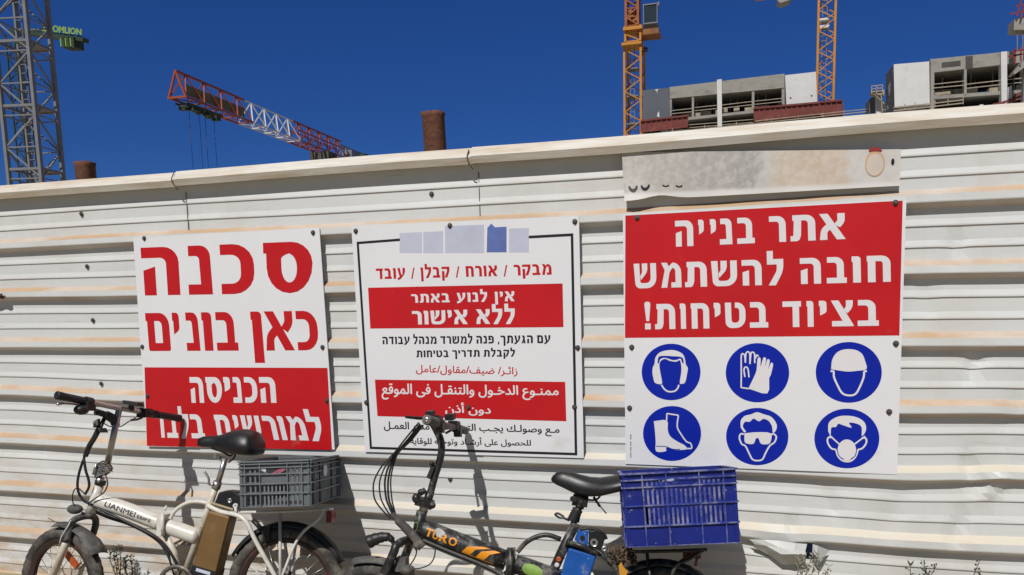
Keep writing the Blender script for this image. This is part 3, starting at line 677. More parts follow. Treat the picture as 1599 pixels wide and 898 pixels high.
# ------------------------------------------------------------------ bicycles leaning on the fence
class Plane:
    """upright plane of a leaning bicycle; (px, py, w): sight line met w metres in front of that plane"""
    def __init__(s, x0, y0, phi, th):
        ph, th = math.radians(phi), math.radians(th)
        s.o = V((x0, y0, 0)); s.u = V((math.cos(ph), math.sin(ph), 0)); g = V((-math.sin(ph), math.cos(ph), 0))
        s.v = g*math.sin(th)+V((0, 0, math.cos(th))); s.n = s.u.cross(s.v)
    def __call__(s, px, py, w=0): return onpl(px, py, s.o+s.n*w, s.n)
    def loc(s, p): return ((p-s.o).dot(s.u), (p-s.o).dot(s.v), (p-s.o).dot(s.n))
    def uv(s, u, v, w=0): return s.o+s.u*u+s.v*v+s.n*w
def wheel(parent, c, ax, e1, R, tr, mats, group_spokes=28, rim_r=None):
    """tyre (> rim, spokes, hub as sub-parts)"""
    wo = bpy.data.objects.new('wheel', None); COL.objects.link(wo); wo.parent = parent; wo.location = c-ORG[parent.name]; ORG[wo.name] = V(c)
    mb = MB(); prof = [(tr*1.0*math.cos(a), tr*1.05*math.sin(a)) for a in [math.pi*2*k/14 for k in range(14)]]
    mb.ring(c, ax, e1, R-tr, prof, 88, jitter=lambda i, j: (.0042 if (i+j) % 2 else -.0008) if j in (0, 1, 2, 12, 13) else 0)
    mb.build('tyre', mats[0], wo)
    mb = MB(); rr = R-2*tr
    mb.ring(c, ax, e1, rr, [(.006,-.014), (.006,.014), (-.004,.016), (-.018,.009), (-.018,-.009), (-.004,-.016)], 64, smooth=False); mb.build('rim', mats[1], wo)
    mb = MB(); e1 = V(e1).normalized(); axn = V(ax).normalized(); e2 = axn.cross(e1)
    for k in range(group_spokes):
        a = 2*math.pi*k/group_spokes; b = a+(.55 if k % 4 < 2 else -.55); s_ = .03 if k % 2 else -.03
        mb.tube([c+(e1*math.cos(b)+e2*math.sin(b))*.03+axn*s_, c+(e1*math.cos(a)+e2*math.sin(a))*(rr-.012)], .0014, 5)
    mb.build('spokes', M['steel'], wo)
    mb = MB(); mb.ring(c, axn, e1, 0, [(.001,-.05), (.012,-.05), (.014,-.035), (.034,-.032), (.034,-.026), (.02,-.02), (.02,.02), (.034,.026), (.034,.032), (.014,.035), (.012,.05), (.001,.05)], 20); mb.build('hub', M['dsteel'], wo)
    return wo
def loft(mb, secs, w_axis, n=20, pw=2.6):
    """secs: (top point, bottom point, half width) - rounded sections along a saddle"""
    vs = []; N_ = len(secs)
    for t_, b_, hw in secs:
        c = (t_*.45+b_*.55); up = t_-b_; h = up.length; up.normalize()
        for k in range(n):
            a = 2*math.pi*k/n; ca, sa = math.cos(a), math.sin(a)
            x = math.copysign(abs(ca)**(2/pw), ca)*hw; z = math.copysign(abs(sa)**(2/pw), sa)
            drop = -.22*h*(abs(ca)**2)*(1 if z > 0 else .6)
            vs.append(c+w_axis*x+up*((z*h*.55 if z > 0 else z*h*.45)+drop))
    fs = [(i*n+k, i*n+(k+1) % n, (i+1)*n+(k+1) % n, (i+1)*n+k) for i in range(N_-1) for k in range(n)]
    fs += [tuple(range(n)), tuple(reversed(range((N_-1)*n, N_*n)))]
    mb.add(vs, fs, 0, True)
def wrap_text(mb, body, ax0, ax1, rad, side, up, v0, v1, off=0, u0=0, u1=1):
    """text wrapped round a tube from ax0 to ax1; side points to the reader; v0..v1 arc angles"""
    d = ax1-ax0
    def fn(u, v):
        a = v0+(v1-v0)*v; return ax0+d*(u0+(u1-u0)*u)+side*(rad*math.cos(a))+up*(rad*math.sin(a))
    put_font(mb, body, fn, off)

M['wpaint'] = mat('worn_white_paint', (.62, .60, .54), .38, var=.08, scale=12, dust=(.42, .33, .23), dustamt=.22, dscale=16, dustup=0, spots=((.12, .10, .08), 55, .69))
M['wtube'] = mat('dirty_white_tube', (.60, .56, .47), .45, var=.1, scale=14, dust=(.36, .28, .18), dustamt=.4, dscale=18, spots=((.14, .11, .08), 60, .67))
M['bpaint'] = mat('scuffed_black_paint', (.014, .014, .015), .45, var=.3, scale=25, dust=(.24, .225, .20), dustamt=.38, dscale=24, spots=((.42, .40, .37), 70, .69))
M['btube'] = mat('black_tube', (.016, .016, .016), .42, var=.3, scale=25, dust=(.22, .205, .18), dustamt=.3, dscale=24, spots=((.30, .28, .25), 80, .70))
M['gold'] = mat('tan_anodised_case', (.185, .105, .036), .45, .2, var=.15, scale=10, dust=(.26, .18, .09), dustamt=.1, dscale=14, spots=((.14, .09, .04), 40, .70))
M['bluecase'] = mat('scratched_blue_case', (.008, .085, .36), .4, .1, var=.2, scale=14, dust=(.33, .34, .34), dustamt=.16, dscale=20, spots=((.3, .33, .36), 60, .68))
M['greyfender'] = mat('dusty_grey_plastic', (.075, .072, .068), .7, var=.2, scale=18, dust=(.20, .18, .155), dustamt=.4, dscale=16)
M['rimdark'] = mat('dark_red_rim', (.05, .028, .026), .5, .3, var=.3, scale=14, dust=(.30, .03, .04), dustamt=.25, dscale=7)
M['rimtan'] = mat('dusty_rim', (.20, .155, .10), .7, .2, var=.25, scale=14, dust=(.32, .24, .16), dustamt=.4, dscale=9)
M['orange'] = mat('orange_reflector', (.42, .085, .02), .35, var=.2, scale=40, dust=DUST, dustamt=.05, dscale=20)
M['redlens'] = mat('red_lens', (.20, .012, .012), .3, var=.2, scale=40, dust=DUST, dustamt=.05)
M['letdark'] = mat('dark_decal', (.03, .03, .04), .45)
M['letorange'] = mat('orange_decal', (.75, .28, .01), .45, var=.12, scale=30, dust=(.2, .15, .08), dustamt=0, dscale=30)
M['sleeve'] = mat('grey_cable_sleeve', (.065, .056, .052), .8, var=.2, scale=25, dust=(.25, .21, .17), dustamt=.3, dscale=18, bump=.3, bscale=80)
M['green'] = mat('green_sticker', (.20, .34, .06), .5, var=.15, scale=40, dust=(.4, .4, .3), dustamt=.1, dscale=40)
M['whiteplastic'] = mat('pale_plastic', (.6, .6, .58), .5, var=.1, scale=30)
M['cream'] = mat('beige_plate', (.42, .33, .2), .5, var=.1)

def patch(mb, P, fn, rings=4):
    cu = sum(p[0] for p in P)/len(P); cv = sum(p[1] for p in P)/len(P); n_ = len(P); vs = [fn(cu, cv)]
    for r in range(1, rings+1): vs += [fn(cu+(p[0]-cu)*r/rings, cv+(p[1]-cv)*r/rings) for p in P]
    fs = [(0, 1+k, 1+(k+1) % n_) for k in range(n_)]
    for r in range(rings-1): fs += [(1+r*n_+k, 1+r*n_+(k+1) % n_, 1+(r+1)*n_+(k+1) % n_, 1+(r+1)*n_+k) for k in range(n_)]
    mb.add(vs, fs, 0, True)
def cable(parent, pts, r=.0028, name='cable', m_='black'):
    mb = MB(); mb.tube(spline(pts, 6), r, 7); return mb.build(name, M[m_], parent)

# ---- white folding e-bike
B = Plane(-1.7, -.315, 12, 11)
def off(p, w): return p+B.n*w
base = B.uv(-.55, 0)
wb = thing('electric_bicycle', 'dirty white folding electric bicycle with a tan battery and grey crate', 'bicycle', (base.x, base.y, 0), 'electric bicycles leaning on the fence')
# rear wheel
u_, v_, _ = B.loc(B(455, 814)); RC = B.uv(B.loc(B(447, 880))[0], .252)
rw = wheel(wb, RC, B.n, B.u, .252, .025, (M['rubber'], M['rimdark']))
# front wheel, turned a little
FC = B(97, 905); FC = B.uv(B.loc(FC)[0], .252)
st = math.radians(-20); fu = (B.u*math.cos(st)+ (-B.n)*math.sin(st)); fn_ = fu.cross(B.v)
fwh = wheel(wb, FC, fn_, fu, .252, .025, (M['rubber'], M['rimdark']))
mb = MB(); c = FC+fu*.07+B.v*.12+fn_*.012; mb.box(c, (fu*.8-B.v*.6)*.05, (fu*.6+B.v*.8)*.013, fn_*.006); mb.build('reflector', M['orange'], fwh)
mb = MB(); c = RC+B.u*.14-B.v*.0+B.n*.012; mb.box(c, (B.u*.1-B.v*1)*.045, (B.u*1+B.v*.1)*.013, B.n*.006); mb.build('reflector', M['orange'], rw)
# frame
ht, hb = B(155, 758), B(142, 800)
mb = MB(); mb.tube([ht, ht.lerp(hb, .5), hb], [.019, .021, .021], 18); 
mb.build('head_tube', M['wpaint'], wb)
a0, a1, a2 = B(152, 782), B(200, 797), B(252, 817.5)
mb = MB(); mb.tube(spline([a0, B(165, 785.5), a1, B(228, 808), a2], 5), [.026]+[.0335]*20, 22); mainT = mb.build('main_tube', M['wpaint'], wb)
r0, r1 = B(261, 822), B(303, 834)
mb = MB(); mb.tube(spline([r0, B(280, 828), B(296, 834), B(306, 837), B(313, 838)], 4), [.034]*8+[.034]*5+[.032, .027, .02, .01], 22); mb.build('rear_tube', M['wpaint'], wb)
mb = MB()
for w_ in (0,): mb.box(B(256, 819), B.u*.013, B.v*.044, B.n*.037)
mb.tube([B(254, 801, .042), B(254, 837, .042)], .0075, 10); mb.tube([B(257, 797, .03), B(260, 790, .02)], .005, 8)
mb.build('folding_hinge', M['wpaint'], wb)
mb = MB(); mb.tube(spline([B(265, 812), B(274, 797), B(291, 786), B(306, 783.5), B(326, 786)], 6), .0085, 12); mb.build('brace_tube', M['wpaint'], wb)
s0, s1 = B(338, 757), B(286, 905); sd = (s1-s0).normalized()
BBp = B.uv(B.loc(B(284, 905))[0], .27)
mb = MB(); mb.tube([s0, B(327, 790), BBp], .0145, 14); mb.build('seat_tube', M['wtube'], wb)
mb = MB(); mb.tube([B(258, 834, .01), B(272, 862, .01), BBp+B.n*.01], .0135, 12); mb.tube([BBp-B.n*.05, BBp+B.n*.05], .024, 16); mb.build('down_tube', M['wtube'], wb)
for sg in (-1, 1):
    mb = MB(); mb.tube(spline([B(323, 789, .012*sg), B(345, 799, .03*sg), B(371, 805, .05*sg), B(386, 817, .058*sg), B(400, 846, .06*sg), RC+B.n*.06*sg+B.v*.01], 5), .0095, 12); mb.build('seat_stay', M['wpaint'], wb)
    mb = MB(); mb.tube([BBp+B.n*.03*sg, RC+B.n*.058*sg], .0095, 10); mb.build('chain_stay', M['wtube'], wb)
mb = MB(); mb.tube([B(369, 803, .04), B(368, 791, .04)], .007, 8); mb.ring(B(368, 790, .04), B.n, B.u, .006, [(-.003,-.005), (.005,-.005), (.005,.005), (-.003,.005)], 16); mb.build('rack_lug', M['whiteplastic'], wb)
# crank
mb = MB(); mb.ring(BBp, B.n, B.u, .075, [(-.012,.05), (.006,.05), (.006,.054), (-.012,.054)], 40)
for k in range(5):
    a = k*1.257; mb.bar(BBp+B.n*.052, BBp+B.n*.052+(B.u*math.cos(a)+B.v*math.sin(a))*.07, .012, .004)
mb.build('chainring', M['dsteel'], wb)
for sg, a in ((1, -1.9), (-1, 1.24)):
    e = BBp+B.n*.07*sg+(B.u*math.cos(a)+B.v*math.sin(a))*.165
    mb = MB(); mb.bar(BBp+B.n*.07*sg, e, .022, .012); mb.build('crank_arm', M['dsteel'], wb)
    mb = MB(); mb.box(e+B.n*.05*sg, B.u*.045, B.n*.045, B.v*.011); mb.build('pedal', M['black'], wb)
# seat post, collar, lever, saddle
sp0, sp1 = B(340, 755), B(352, 716)
mb = MB(); mb.tube([sp0, sp1], .0125, 16); mb.build('seat_post', M['steel'], wb)
mb = MB(); mb.tube([B(336.5, 763), B(340.5, 752)], .019, 16); mb.tube([B(336, 756, .015), B(327, 757, .02)], .006, 8); mb.build('seat_collar', M['steel'], wb)
mb = MB(); mb.tube(spline([B(326, 757, .02), B(326, 748, .022), B(322, 740, .022), B(319, 736, .022)], 4), .005, 8); mb.build('quick_release_lever', M['steel'], wb)
mb = MB(); mb.tube([B(337, 712, -.02), B(340, 712, .025)], .010, 12); mb.tube([B(338, 712), B(352, 720)], .011, 10); mb.build('seat_clamp', M['steel'], wb)
mb = MB()
for w_ in (-.02, .02): mb.tube(spline([B(330, 700, w_), B(348, 706, w_), B(360, 712, w_), B(366, 706, w_), B(380, 702, w_*1.6)], 4), .004, 6)
mb.tube(spline([B(357, 722, .012), B(366, 714, .03), B(367, 703, .04)], 4), .0042, 6)
mb.build('saddle_rails', M['black'], wb)
mb = MB(); loft(mb, [(B(309, 688), B(309.5, 692), .006), (B(311, 684), B(311, 697), .018), (B(318, 681.5), B(318, 698), .024), (B(330, 680.5), B(331, 699), .028), (B(343, 679.5), B(342, 702), .036), (B(353, 676), B(352, 706), .052), (B(366, 671.5), B(365, 709), .072), (B(381, 670), B(381, 711), .088), (B(394, 671), B(395, 712), .092), (B(402, 675), B(402, 711), .086), (B(406, 681), B(406, 706), .066), (B(407.5, 688), B(407.5, 700), .03)], B.n); mb.build('saddle', M['blackg'], wb)
# battery behind the seat tube
def bbox8(q, wn, wf): return [B(*p, wn) for p in q]
q4 = [(326, 797), (359, 806), (336, 898), (299, 887)]
fr = [B(*p, .042) for p in q4]; e_ = (fr[3]-fr[0]); e2_ = (fr[2]-fr[1]); fr[3] = fr[0]+e_*1.18; fr[2] = fr[1]+e2_*1.18
mb = MB(); mb.prism(fr, -B.n*.085); bat = mb.build('battery', M['gold'], wb)
mod = bat.modifiers.new('soft', 'BEVEL'); mod.width = .009; mod.segments = 3
l0, l1 = fr[0].lerp(fr[3], .80)+B.n*.0012, fr[1].lerp(fr[2], .80)+B.n*.0012
mb = MB(); mb.prism([l0, l1, fr[1].lerp(fr[2], 1.01)+B.n*.0012, fr[0].lerp(fr[3], 1.01)+B.n*.0012], -B.n*.0885); mb.build('battery_foot', M['black'], bat)
mb = MB(); mb.poly([[l0.lerp(l1, a)+(fr[3]-fr[0])*b+B.n*.001 for a, b in ((.2,.025), (.8,.025), (.8,.07), (.2,.07))]]); mb.build('battery_label', M['lilac'], bat)
mb = MB(); cp = [B(*p, .036) for p in ((336, 782), (341, 769), (352, 766), (367, 767.5), (375, 774), (377, 790), (368, 796), (334, 786))]; mb.prism(cp, -B.n*.075); cpo = mb.build('battery_cap', M['blackg'], bat)
mod = cpo.modifiers.new('soft', 'BEVEL'); mod.width = .006; mod.segments = 3
mb = MB(); mb.ring(B(359, 782, .037), B.n, B.u, 0, [(.0005,0), (.0105,0), (.0105,.003), (.008,.004), (.006,.0025), (.0005,.0025)], 20); mb.build('lock', M['steel'], cpo)
mb = MB(); mb.prism([B(*p, .037) for p in ((331, 784), (364, 794), (364, 797), (331, 787))], -B.n*.07); mb.build('battery_plate', M['cream'], bat)
# fork
cr = B(128, 809); fvd = (FC-cr).normalized()
def fk(px, py, w): return B(px, py, w)
nl, fl = [fk(112, 818, .055), fk(106, 840, .062)], [fk(149, 812, -.05), fk(145, 829, -.055)]
mb = MB(); mb.tube(spline([fk(106, 845, .064), fk(110, 823, .060), fk(116, 812, .05), fk(134, 806, .0), fk(147, 808, -.04), fk(149.5, 818, -.055), fk(145.5, 834, -.058)], 5), .0145, 14); mb.tube([hb, B(139, 807)], .022, 14); mb.build('fork_crown', M['greyfender'], wb)
lo_n = FC+fn_*.066; lo_f = FC-fn_*.066
mb = MB(); mb.tube([fk(105, 842, .064), fk(101, 853, .065), lo_n], .0155, 14); mb.build('fork_leg', M['wtube'], wb)
mb = MB(); mb.tube([fk(145, 832, -.058), lo_f], .0155, 14); mb.build('fork_leg', M['wtube'], wb)
mb = MB(); mb.tube([fk(104.5, 841, .064), fk(103.5, 846, .0645)], .019, 14); mb.build('fork_seal', M['black'], wb)
cable(wb, [B(111, 812, .075), B(106, 822, .08), B(97, 836, .082), B(93, 848, .08)], .0025, 'brake_hose', 'whiteplastic')
# front mudguard
mb = MB(); P = []
for a in [math.radians(97-k*8) for k in range(9)]:
    r_ = .272+.012*math.sin(max(0, math.radians(97)-a)); hw = .030+(.006 if a < .9 else 0)
    d = fu*math.cos(a)+B.v*math.sin(a)
    P.append([FC+d*(r_-.012)-fn_*hw*1.25, FC+d*r_-fn_*hw*.6, FC+d*(r_+.005), FC+d*r_+fn_*hw*.6, FC+d*(r_-.012)+fn_*hw*1.25])
mb.add([p for r_ in P for p in r_], [(i*5+j, i*5+j+1, (i+1)*5+j+1, (i+1)*5+j) for i in range(8) for j in range(4)], 0, True); mg = mb.build('mudguard', M['greyfender'], wb)
mg.modifiers.new('thick', 'SOLIDIFY').thickness = .003
# headlight
mb = MB(); mb.ell(B(117, 795, .02), B.u*.042+B.n*.012, B.v*.022, B.n*.026, 18, 10); mb.tube([B(128, 801), B(138, 808)], .007, 8); mb.build('headlight', M['greyfender'], wb)
# steering column, hinge
mb = MB(); mb.tube([B(168, 724), B(187, 634)], .0135, 16); mb.build('stem', M['steel'], wb)
mb = MB(); mb.tube([ht, B(157, 745)], [.018, .017], 14); mb.box(B(160, 735, .0), B.u*.022+B.v*.01, B.v*.022, B.n*.024); mb.tube([B(146, 741, .03), B(151, 723, .03)], .0065, 8); mb.build('stem_hinge', M['steel'], wb)
mb = MB(); mb.tube([B(156, 757), B(157.5, 750)], .0225, 16); mb.build('headset_ring', M['black'], wb)
mb = MB(); rnd = random.Random(5)
for k in range(7):
    pts = []
    for j in range(9):
        a = j/8*2*math.pi*1.1+k; pts.append(B(162+12*math.cos(a)+rnd.uniform(-2, 2), 729+7*math.sin(a)+rnd.uniform(-3, 3)+k*.6, .03*math.sin(a*1.0+.5*k)+.012))
    mb.tube(spline(pts, 3), .0022, 5)
mb.build('wire_wrap', M['dsteel'], wb)
# handlebar
hn, hj, hf = at(88, 617, -.60), at(187, 638, -.305), at(282, 653.5, -.026)
def hbp(t): return hn.lerp(hj, t*2) if t < .5 else hj.lerp(hf, t*2-1)
mb = MB(); mb.tube([hbp(.06), hbp(.25), hbp(.5), hbp(.75), hbp(.96)], .0112, 14); mb.build('handlebar', M['steel'], wb)
mb = MB(); hd = (hj-hn).normalized(); mb.tube([hbp(0), hbp(.004), hbp(.06), hbp(.2), hbp(.205)], [.014, .0175, .0165, .0165, .018], 16); mb.build('grip', M['black'], wb)
mb = MB(); mb.tube([hbp(1), hbp(.995), hbp(.92), hbp(.81), hbp(.80)], [.014, .0175, .0165, .0165, .018], 16); mb.build('grip', M['black'], wb)
mb = MB(); c = hbp(.245); mb.tube([hbp(.215), hbp(.265)], .021, 14); mb.ell(at(127, 640, -.50), B.u*.03, B.v*.022, B.n*.03, 14, 8); mb.box(at(137, 634, -.46), B.u*.018, B.v*.02, B.n*.03); mb.build('shifter', M['black'], wb)
mb = MB(); mb.tube(spline([at(122, 632, -.47), at(113, 630.5, -.50), at(100, 629.5, -.55), at(90.5, 631, -.585)], 4), [.006]*5+[.005]*4+[.0065]*4, 8); mb.ell(at(91, 631, -.585), B.u*.009, B.v*.007, B.n*.008, 10, 6); mb.build('brake_lever', M['steel'], wb)
mb = MB(); mb.tube([hbp(.66), hbp(.79)], .019, 14); mb.box(at(226, 645, -.19), B.u*.022, B.v*.020, B.n*.03); mb.tube(spline([at(222, 652, -.2), at(215, 655, -.24), at(205, 656, -.30)], 3), .005, 8); mb.build('shifter', M['black'], wb)
mb = MB(); mb.box(at(208, 630, -.26), B.u*.034+B.v*-.006, B.v*.008, B.n*.026); mb.box(at(205, 637, -.26), B.u*.008, B.v*.014, B.n*.01); mb.build('display', M['black'], wb)
mb = MB(); mb.tube(spline([at(150, 643, -.40), at(163, 647, -.36), at(176, 654, -.33), at(180, 662, -.32), at(180, 667, -.32)], 5), [.014]*6+[.020]*6+[.018]*6+[.012]*3, 12); mb.build('horn', M['black'], wb)
mb = MB()
for i, dx in enumerate((0, 2.2, -1.8)): mb.tube(spline([B(163, 652+i*2, .03), B(155+dx, 668, .05), B(147+dx, 684, .05), B(139+dx, 697, .045), B(133+dx*.8, 713, .045)], 5), .0068, 8)
mb.tube(spline([B(153, 672, .05), B(144, 690, .05), B(137, 700, .05), B(131, 716, .045), B(124, 737, .04), B(121, 755, .04), B(123, 770, .035), B(131, 782, .03), B(141, 787, .025), B(160, 797, .03), B(190, 811, .035), B(225, 829, .035), B(252, 845, .03), B(270, 870, .03), B(280, 892, .03)], 5), .0055, 8)
mb.tube(spline([B(131, 716, .045), B(134, 735, .045), B(138, 748, .04), B(139, 760, .035), B(133, 772, .03)], 5), .0055, 8)
mb.build('cable_bundle', M['black'], wb)
mb = MB(); mb.box(B(151, 661, .06), B.u*.010+B.v*.006, B.v*.013, B.n*.01); mb.box(B(161, 672, .06), B.u*.013, B.v*.010-B.u*.005, B.n*.01); mb.build('cable_connector', M['dsteel'], wb)
cable(wb, [at(212, 652, -.22), at(200, 659, -.26), at(188, 666, -.30), at(172, 666, -.34), at(160, 660, -.37)], .0025)
cable(wb, [B(133, 772, .035), B(121, 762, .06), B(114, 770, .06), B(114, 785, .05), B(118, 792, .04)], .0025)
cable(wb, [B(165, 742, .03), B(168, 755, .04), B(163, 768, .045), B(152, 776, .045), B(138, 786, .04)], .003)
cable(wb, [B(105, 815, .05), B(90, 816, .06), B(75, 809, .07)], .0015)
# cables under the tube
mb = MB()
for k in range(3): mb.tube(spline([B(150, 797+k*2, .03-.008*k), B(172, 806+k*2, .035-.008*k), B(200, 815+k*2, .035-.008*k), B(230, 829+k*2.5, .03-.008*k), B(250, 843+k*3, .03-.01*k), B(262, 862+k*3, .03-.01*k), B(268, 885, .03-.01*k), B(274, 905, .03-.01*k)], 5), .004, 7)
mb.build('cable_run', M['black'], wb)
# lettering
mb = MB(); t0, t1 = B(165, 785.5), B(252, 817.5); ax = (t1-t0)
upv = (B.v-B.u*B.v.dot(ax.normalized())); upv = (B.v - ax.normalized()*B.v.dot(ax.normalized())).normalized()
wrap_text(mb, 'LIANMEI', t0, t1, .0362, B.n, upv, -.12, .50, .004, .06, .60); wrap_text(mb, 'EBIKE', t0, t1, .0362, B.n, upv, -.10, .26, .0, .64, .88)
mb.build('lettering', M['letdark'], mainT)
# rear rack, mudguard, tail light
mb = MB()
for sg in (-1, 1):
    mb.tube([B(437, 801, .05*sg), RC+B.n*.066*sg], .0065, 9)
    mb.tube(spline([RC+B.n*.066*sg+B.v*.035, B(466, 840, .062*sg), B(496, 812, .06*sg), B(503, 801, .055*sg), B(505, 795, .05*sg)], 4), .0062, 9)
    mb.tube([B(376, 800, .055*sg), B(437, 799, .055*sg), B(512, 795, .055*sg)], .006, 9)
for px in (385, 410, 437, 465, 500): mb.tube([B(px, 799.5-(px-376)*.033, .055), B(px, 799.5-(px-376)*.033, -.055)], .005, 7)
mb.tube(spline([B(512, 795, .055), B(518, 795, .03), B(519, 795, 0), B(518, 795, -.03), B(512, 795, -.055)], 4), .006, 9)
rk = mb.build('luggage_rack', M['whiteplastic'], wb)
mb = MB(); P = []
for a in [math.radians(150-k*8.5) for k in range(16)]:
    d = B.u*math.cos(a)+B.v*math.sin(a); r_ = .272
    P.append([RC+d*(r_-.016)-B.n*.031, RC+d*r_-B.n*.02, RC+d*(r_+.005), RC+d*r_+B.n*.02, RC+d*(r_-.016)+B.n*.031])
mb.add([p for r_ in P for p in r_], [(i*5+j, i*5+j+1, (i+1)*5+j+1, (i+1)*5+j) for i in range(15) for j in range(4)], 0, True); mg = mb.build('mudguard', M['black'], wb)
mg.modifiers.new('thick', 'SOLIDIFY').thickness = .003
mb = MB(); mb.box(B(517, 806), B.u*.012, B.v*.024, B.n*.032); mb.build('tail_light', M['redlens'], wb)
mb = MB(); mb.box(B(417, 832, .03), B.u*.016, B.v*.03, B.n*.012); mb.tube([B(400, 815, .03), B(414, 835, .035)], .008, 8); mb.tube([B(395, 812, .04), B(408, 826, .045)], .01, 8); mb.build('brake_caliper', M['black'], wb)
mb = MB(); mb.ring(RC, B.n, B.u, .07, [(-.03,.034), (.006,.034), (.006,.036), (-.03,.036)], 40); mb.build('brake_disc', M['dsteel'], rw)
mb = MB(); mb.tube([BBp-B.v*.02+B.n*.03, B.uv(B.loc(BBp)[0]+.12, 0.004, .17)], .008, 8); mb.build('kickstand', M['dsteel'], wb)

# ---- black folding e-bike
W = B
B = Plane(-.25, -.355, 10, 11)
base = B.uv(-.5, 0)
tb = thing('electric_bicycle', 'scuffed black folding electric bicycle with orange lettering and a blue battery', 'bicycle', (base.x, base.y, 0), 'electric bicycles leaning on the fence')
RC = B.uv(B.loc(B(1030, 882))[0], .229); FC = B.uv(B.loc(B(579, 880))[0], .229)
rw = wheel(tb, RC, B.n, B.u, .229, .026, (M['rubber'], M['rimdark'])); fwh = wheel(tb, FC, B.n, B.u, .229, .029, (M['rubber'], M['rimtan']))
ht, hb = B(659, 798), B(650, 843)
mb = MB(); mb.tube([ht, ht.lerp(hb, .5), hb], [.021, .0215, .023], 18); mb.build('head_tube', M['bpaint'], tb)
t0, t1 = B(662, 827), B(791, 875.5)
mb = MB(); mb.tube([B(655, 825), t0, B(700, 842), B(745, 859), t1], [.030, .040, .040, .040, .038], 24); mainT = mb.build('main_tube', M['bpaint'], tb)
mb = MB(); mb.tube([B(804, 880), B(830, 889), B(858, 899), B(874, 905)], [.036, .036, .036, .03], 22); rearT = mb.build('rear_tube', M['bpaint'], tb)
mb = MB(); mb.box(B(797.5, 881), B.u*.0155, B.v*.058, B.n*.038); mb.tube([B(797, 856, .044), B(797.5, 908, .044)], .009, 10); mb.build('folding_hinge', M['btube'], tb)
mb = MB(); mb.tube(spline([B(808, 862), B(821, 847.5), B(837, 838.5), B(855, 835.5), B(876, 842)], 6), .0095, 12); mb.build('brace_tube', M['btube'], tb)
BBp = B.uv(B.loc(B(845, 900))[0], .27)
mb = MB(); mb.tube([B(899, 817), B(877, 862), B(858, 905), BBp+B.u*.02], .0185, 16); mb.build('seat_tube', M['bpaint'], tb)
mb = MB(); mb.tube([B(790, 890), BBp], .016, 12); mb.tube([BBp-B.n*.05, BBp+B.n*.05], .025, 16); mb.build('down_tube', M['btube'], tb)
for sg in (-1, 1):
    mb = MB(); mb.tube(spline([B(884, 846, .018*sg), B(915, 858, .03*sg), B(950, 875, .05*sg), RC+B.n*.06*sg], 5), .0115, 12); mb.build('seat_stay', M['btube'], tb)
    mb = MB(); mb.tube([BBp+B.n*.03*sg, RC+B.n*.06*sg], .0105, 10); mb.build('chain_stay', M['btube'], tb)
mb = MB(); mb.ring(BBp, B.n, B.u, .08, [(-.012,.05), (.006,.05), (.006,.054), (-.012,.054)], 40)
for k in range(5):
    a = k*1.257; mb.bar(BBp+B.n*.052, BBp+B.n*.052+(B.u*math.cos(a)+B.v*math.sin(a))*.075, .012, .004)
mb.build('chainring', M['dsteel'], tb)
for sg, a in ((1, -2.2), (-1, .94)):
    e = BBp+B.n*.07*sg+(B.u*math.cos(a)+B.v*math.sin(a))*.165
    mb = MB(); mb.bar(BBp+B.n*.07*sg, e, .022, .012); mb.build('crank_arm', M['dsteel'], tb)
    mb = MB(); mb.box(e+B.n*.05*sg, B.u*.045, B.n*.045, B.v*.011); mb.build('pedal', M['black'], tb)
# stickers and lettering
upv = (B.v-(t1-t0).normalized()*B.v.dot((t1-t0).normalized())).normalized()
mb = MB()
for ch, a, b in (('T', .045, .13), ('U', .135, .20), ('R', .215, .315), ('O', .325, .42)): wrap_text(mb, ch, t0, t1, .0425, B.n, upv, -.30, .45, .03, a, b)
def strip(ua, ub, a0, a1, va, vb):
    n_ = 6; vs = []
    for k in range(n_+1):
        q = k/n_; a = a0+(a1-a0)*q
        for u in (ua+(va-ua)*q, ub+(vb-ub)*q): vs.append(t0.lerp(t1, u)+B.n*.0422*math.cos(a)+upv*.0422*math.sin(a))
    mb.add(vs, [(2*k, 2*k+1, 2*k+3, 2*k+2) for k in range(n_)])
for o_ in (0, .165):
    strip(.50+o_, .60+o_, -.52, .14, .545+o_, .645+o_); strip(.545+o_, .645+o_, .145, .66, .73+o_*.7, .80+o_*.7)
strip(.50, .88, -.62, -.56, .50, .88)
mb.build('lettering', M['letorange'], mainT)
M['scrape'] = mat('bare_scrape', (.40, .39, .37), .7, var=.3, scale=60)
mb = MB(); P = []
for k in range(18):
    a = k/18*2*math.pi; u = .20+.055*math.cos(a)*(1+.2*math.sin(3*a)); an = .40+.42*math.sin(a)*(1+.18*math.cos(2*a+1)); P.append((u, an))
patch(mb, P, lambda u, an: t0.lerp(t1, u)+B.n*.0428*math.cos(an)+upv*.0428*math.sin(an)); mb.build('paint_scrape', M['scrape'], mainT)
mb = MB(); P = []
q0, q1 = B(804, 880), B(858, 899); up2 = (B.v-(q1-q0).normalized()*B.v.dot((q1-q0).normalized())).normalized()
for k in range(24):
    a = k/24*2*math.pi; P.append((.52+.29*math.cos(a), .1+.62*math.sin(a)))
patch(mb, P, lambda u, an: q0.lerp(q1, u)+B.n*.0382*math.cos(an)+up2*.0382*math.sin(an)); gs = mb.build('sticker', M['green'], rearT)
mb = MB(); P = []
for k in range(18):
    a = k/18*2*math.pi; an = 1.05+.5*math.cos(a); P.append(ht.lerp(hb, .52+.17*math.sin(a))+(B.n*math.sin(an)-B.u*math.cos(an)*1)*.0222+B.v*0)
mb.poly([P]); mb.build('sticker', M['green'], tb)
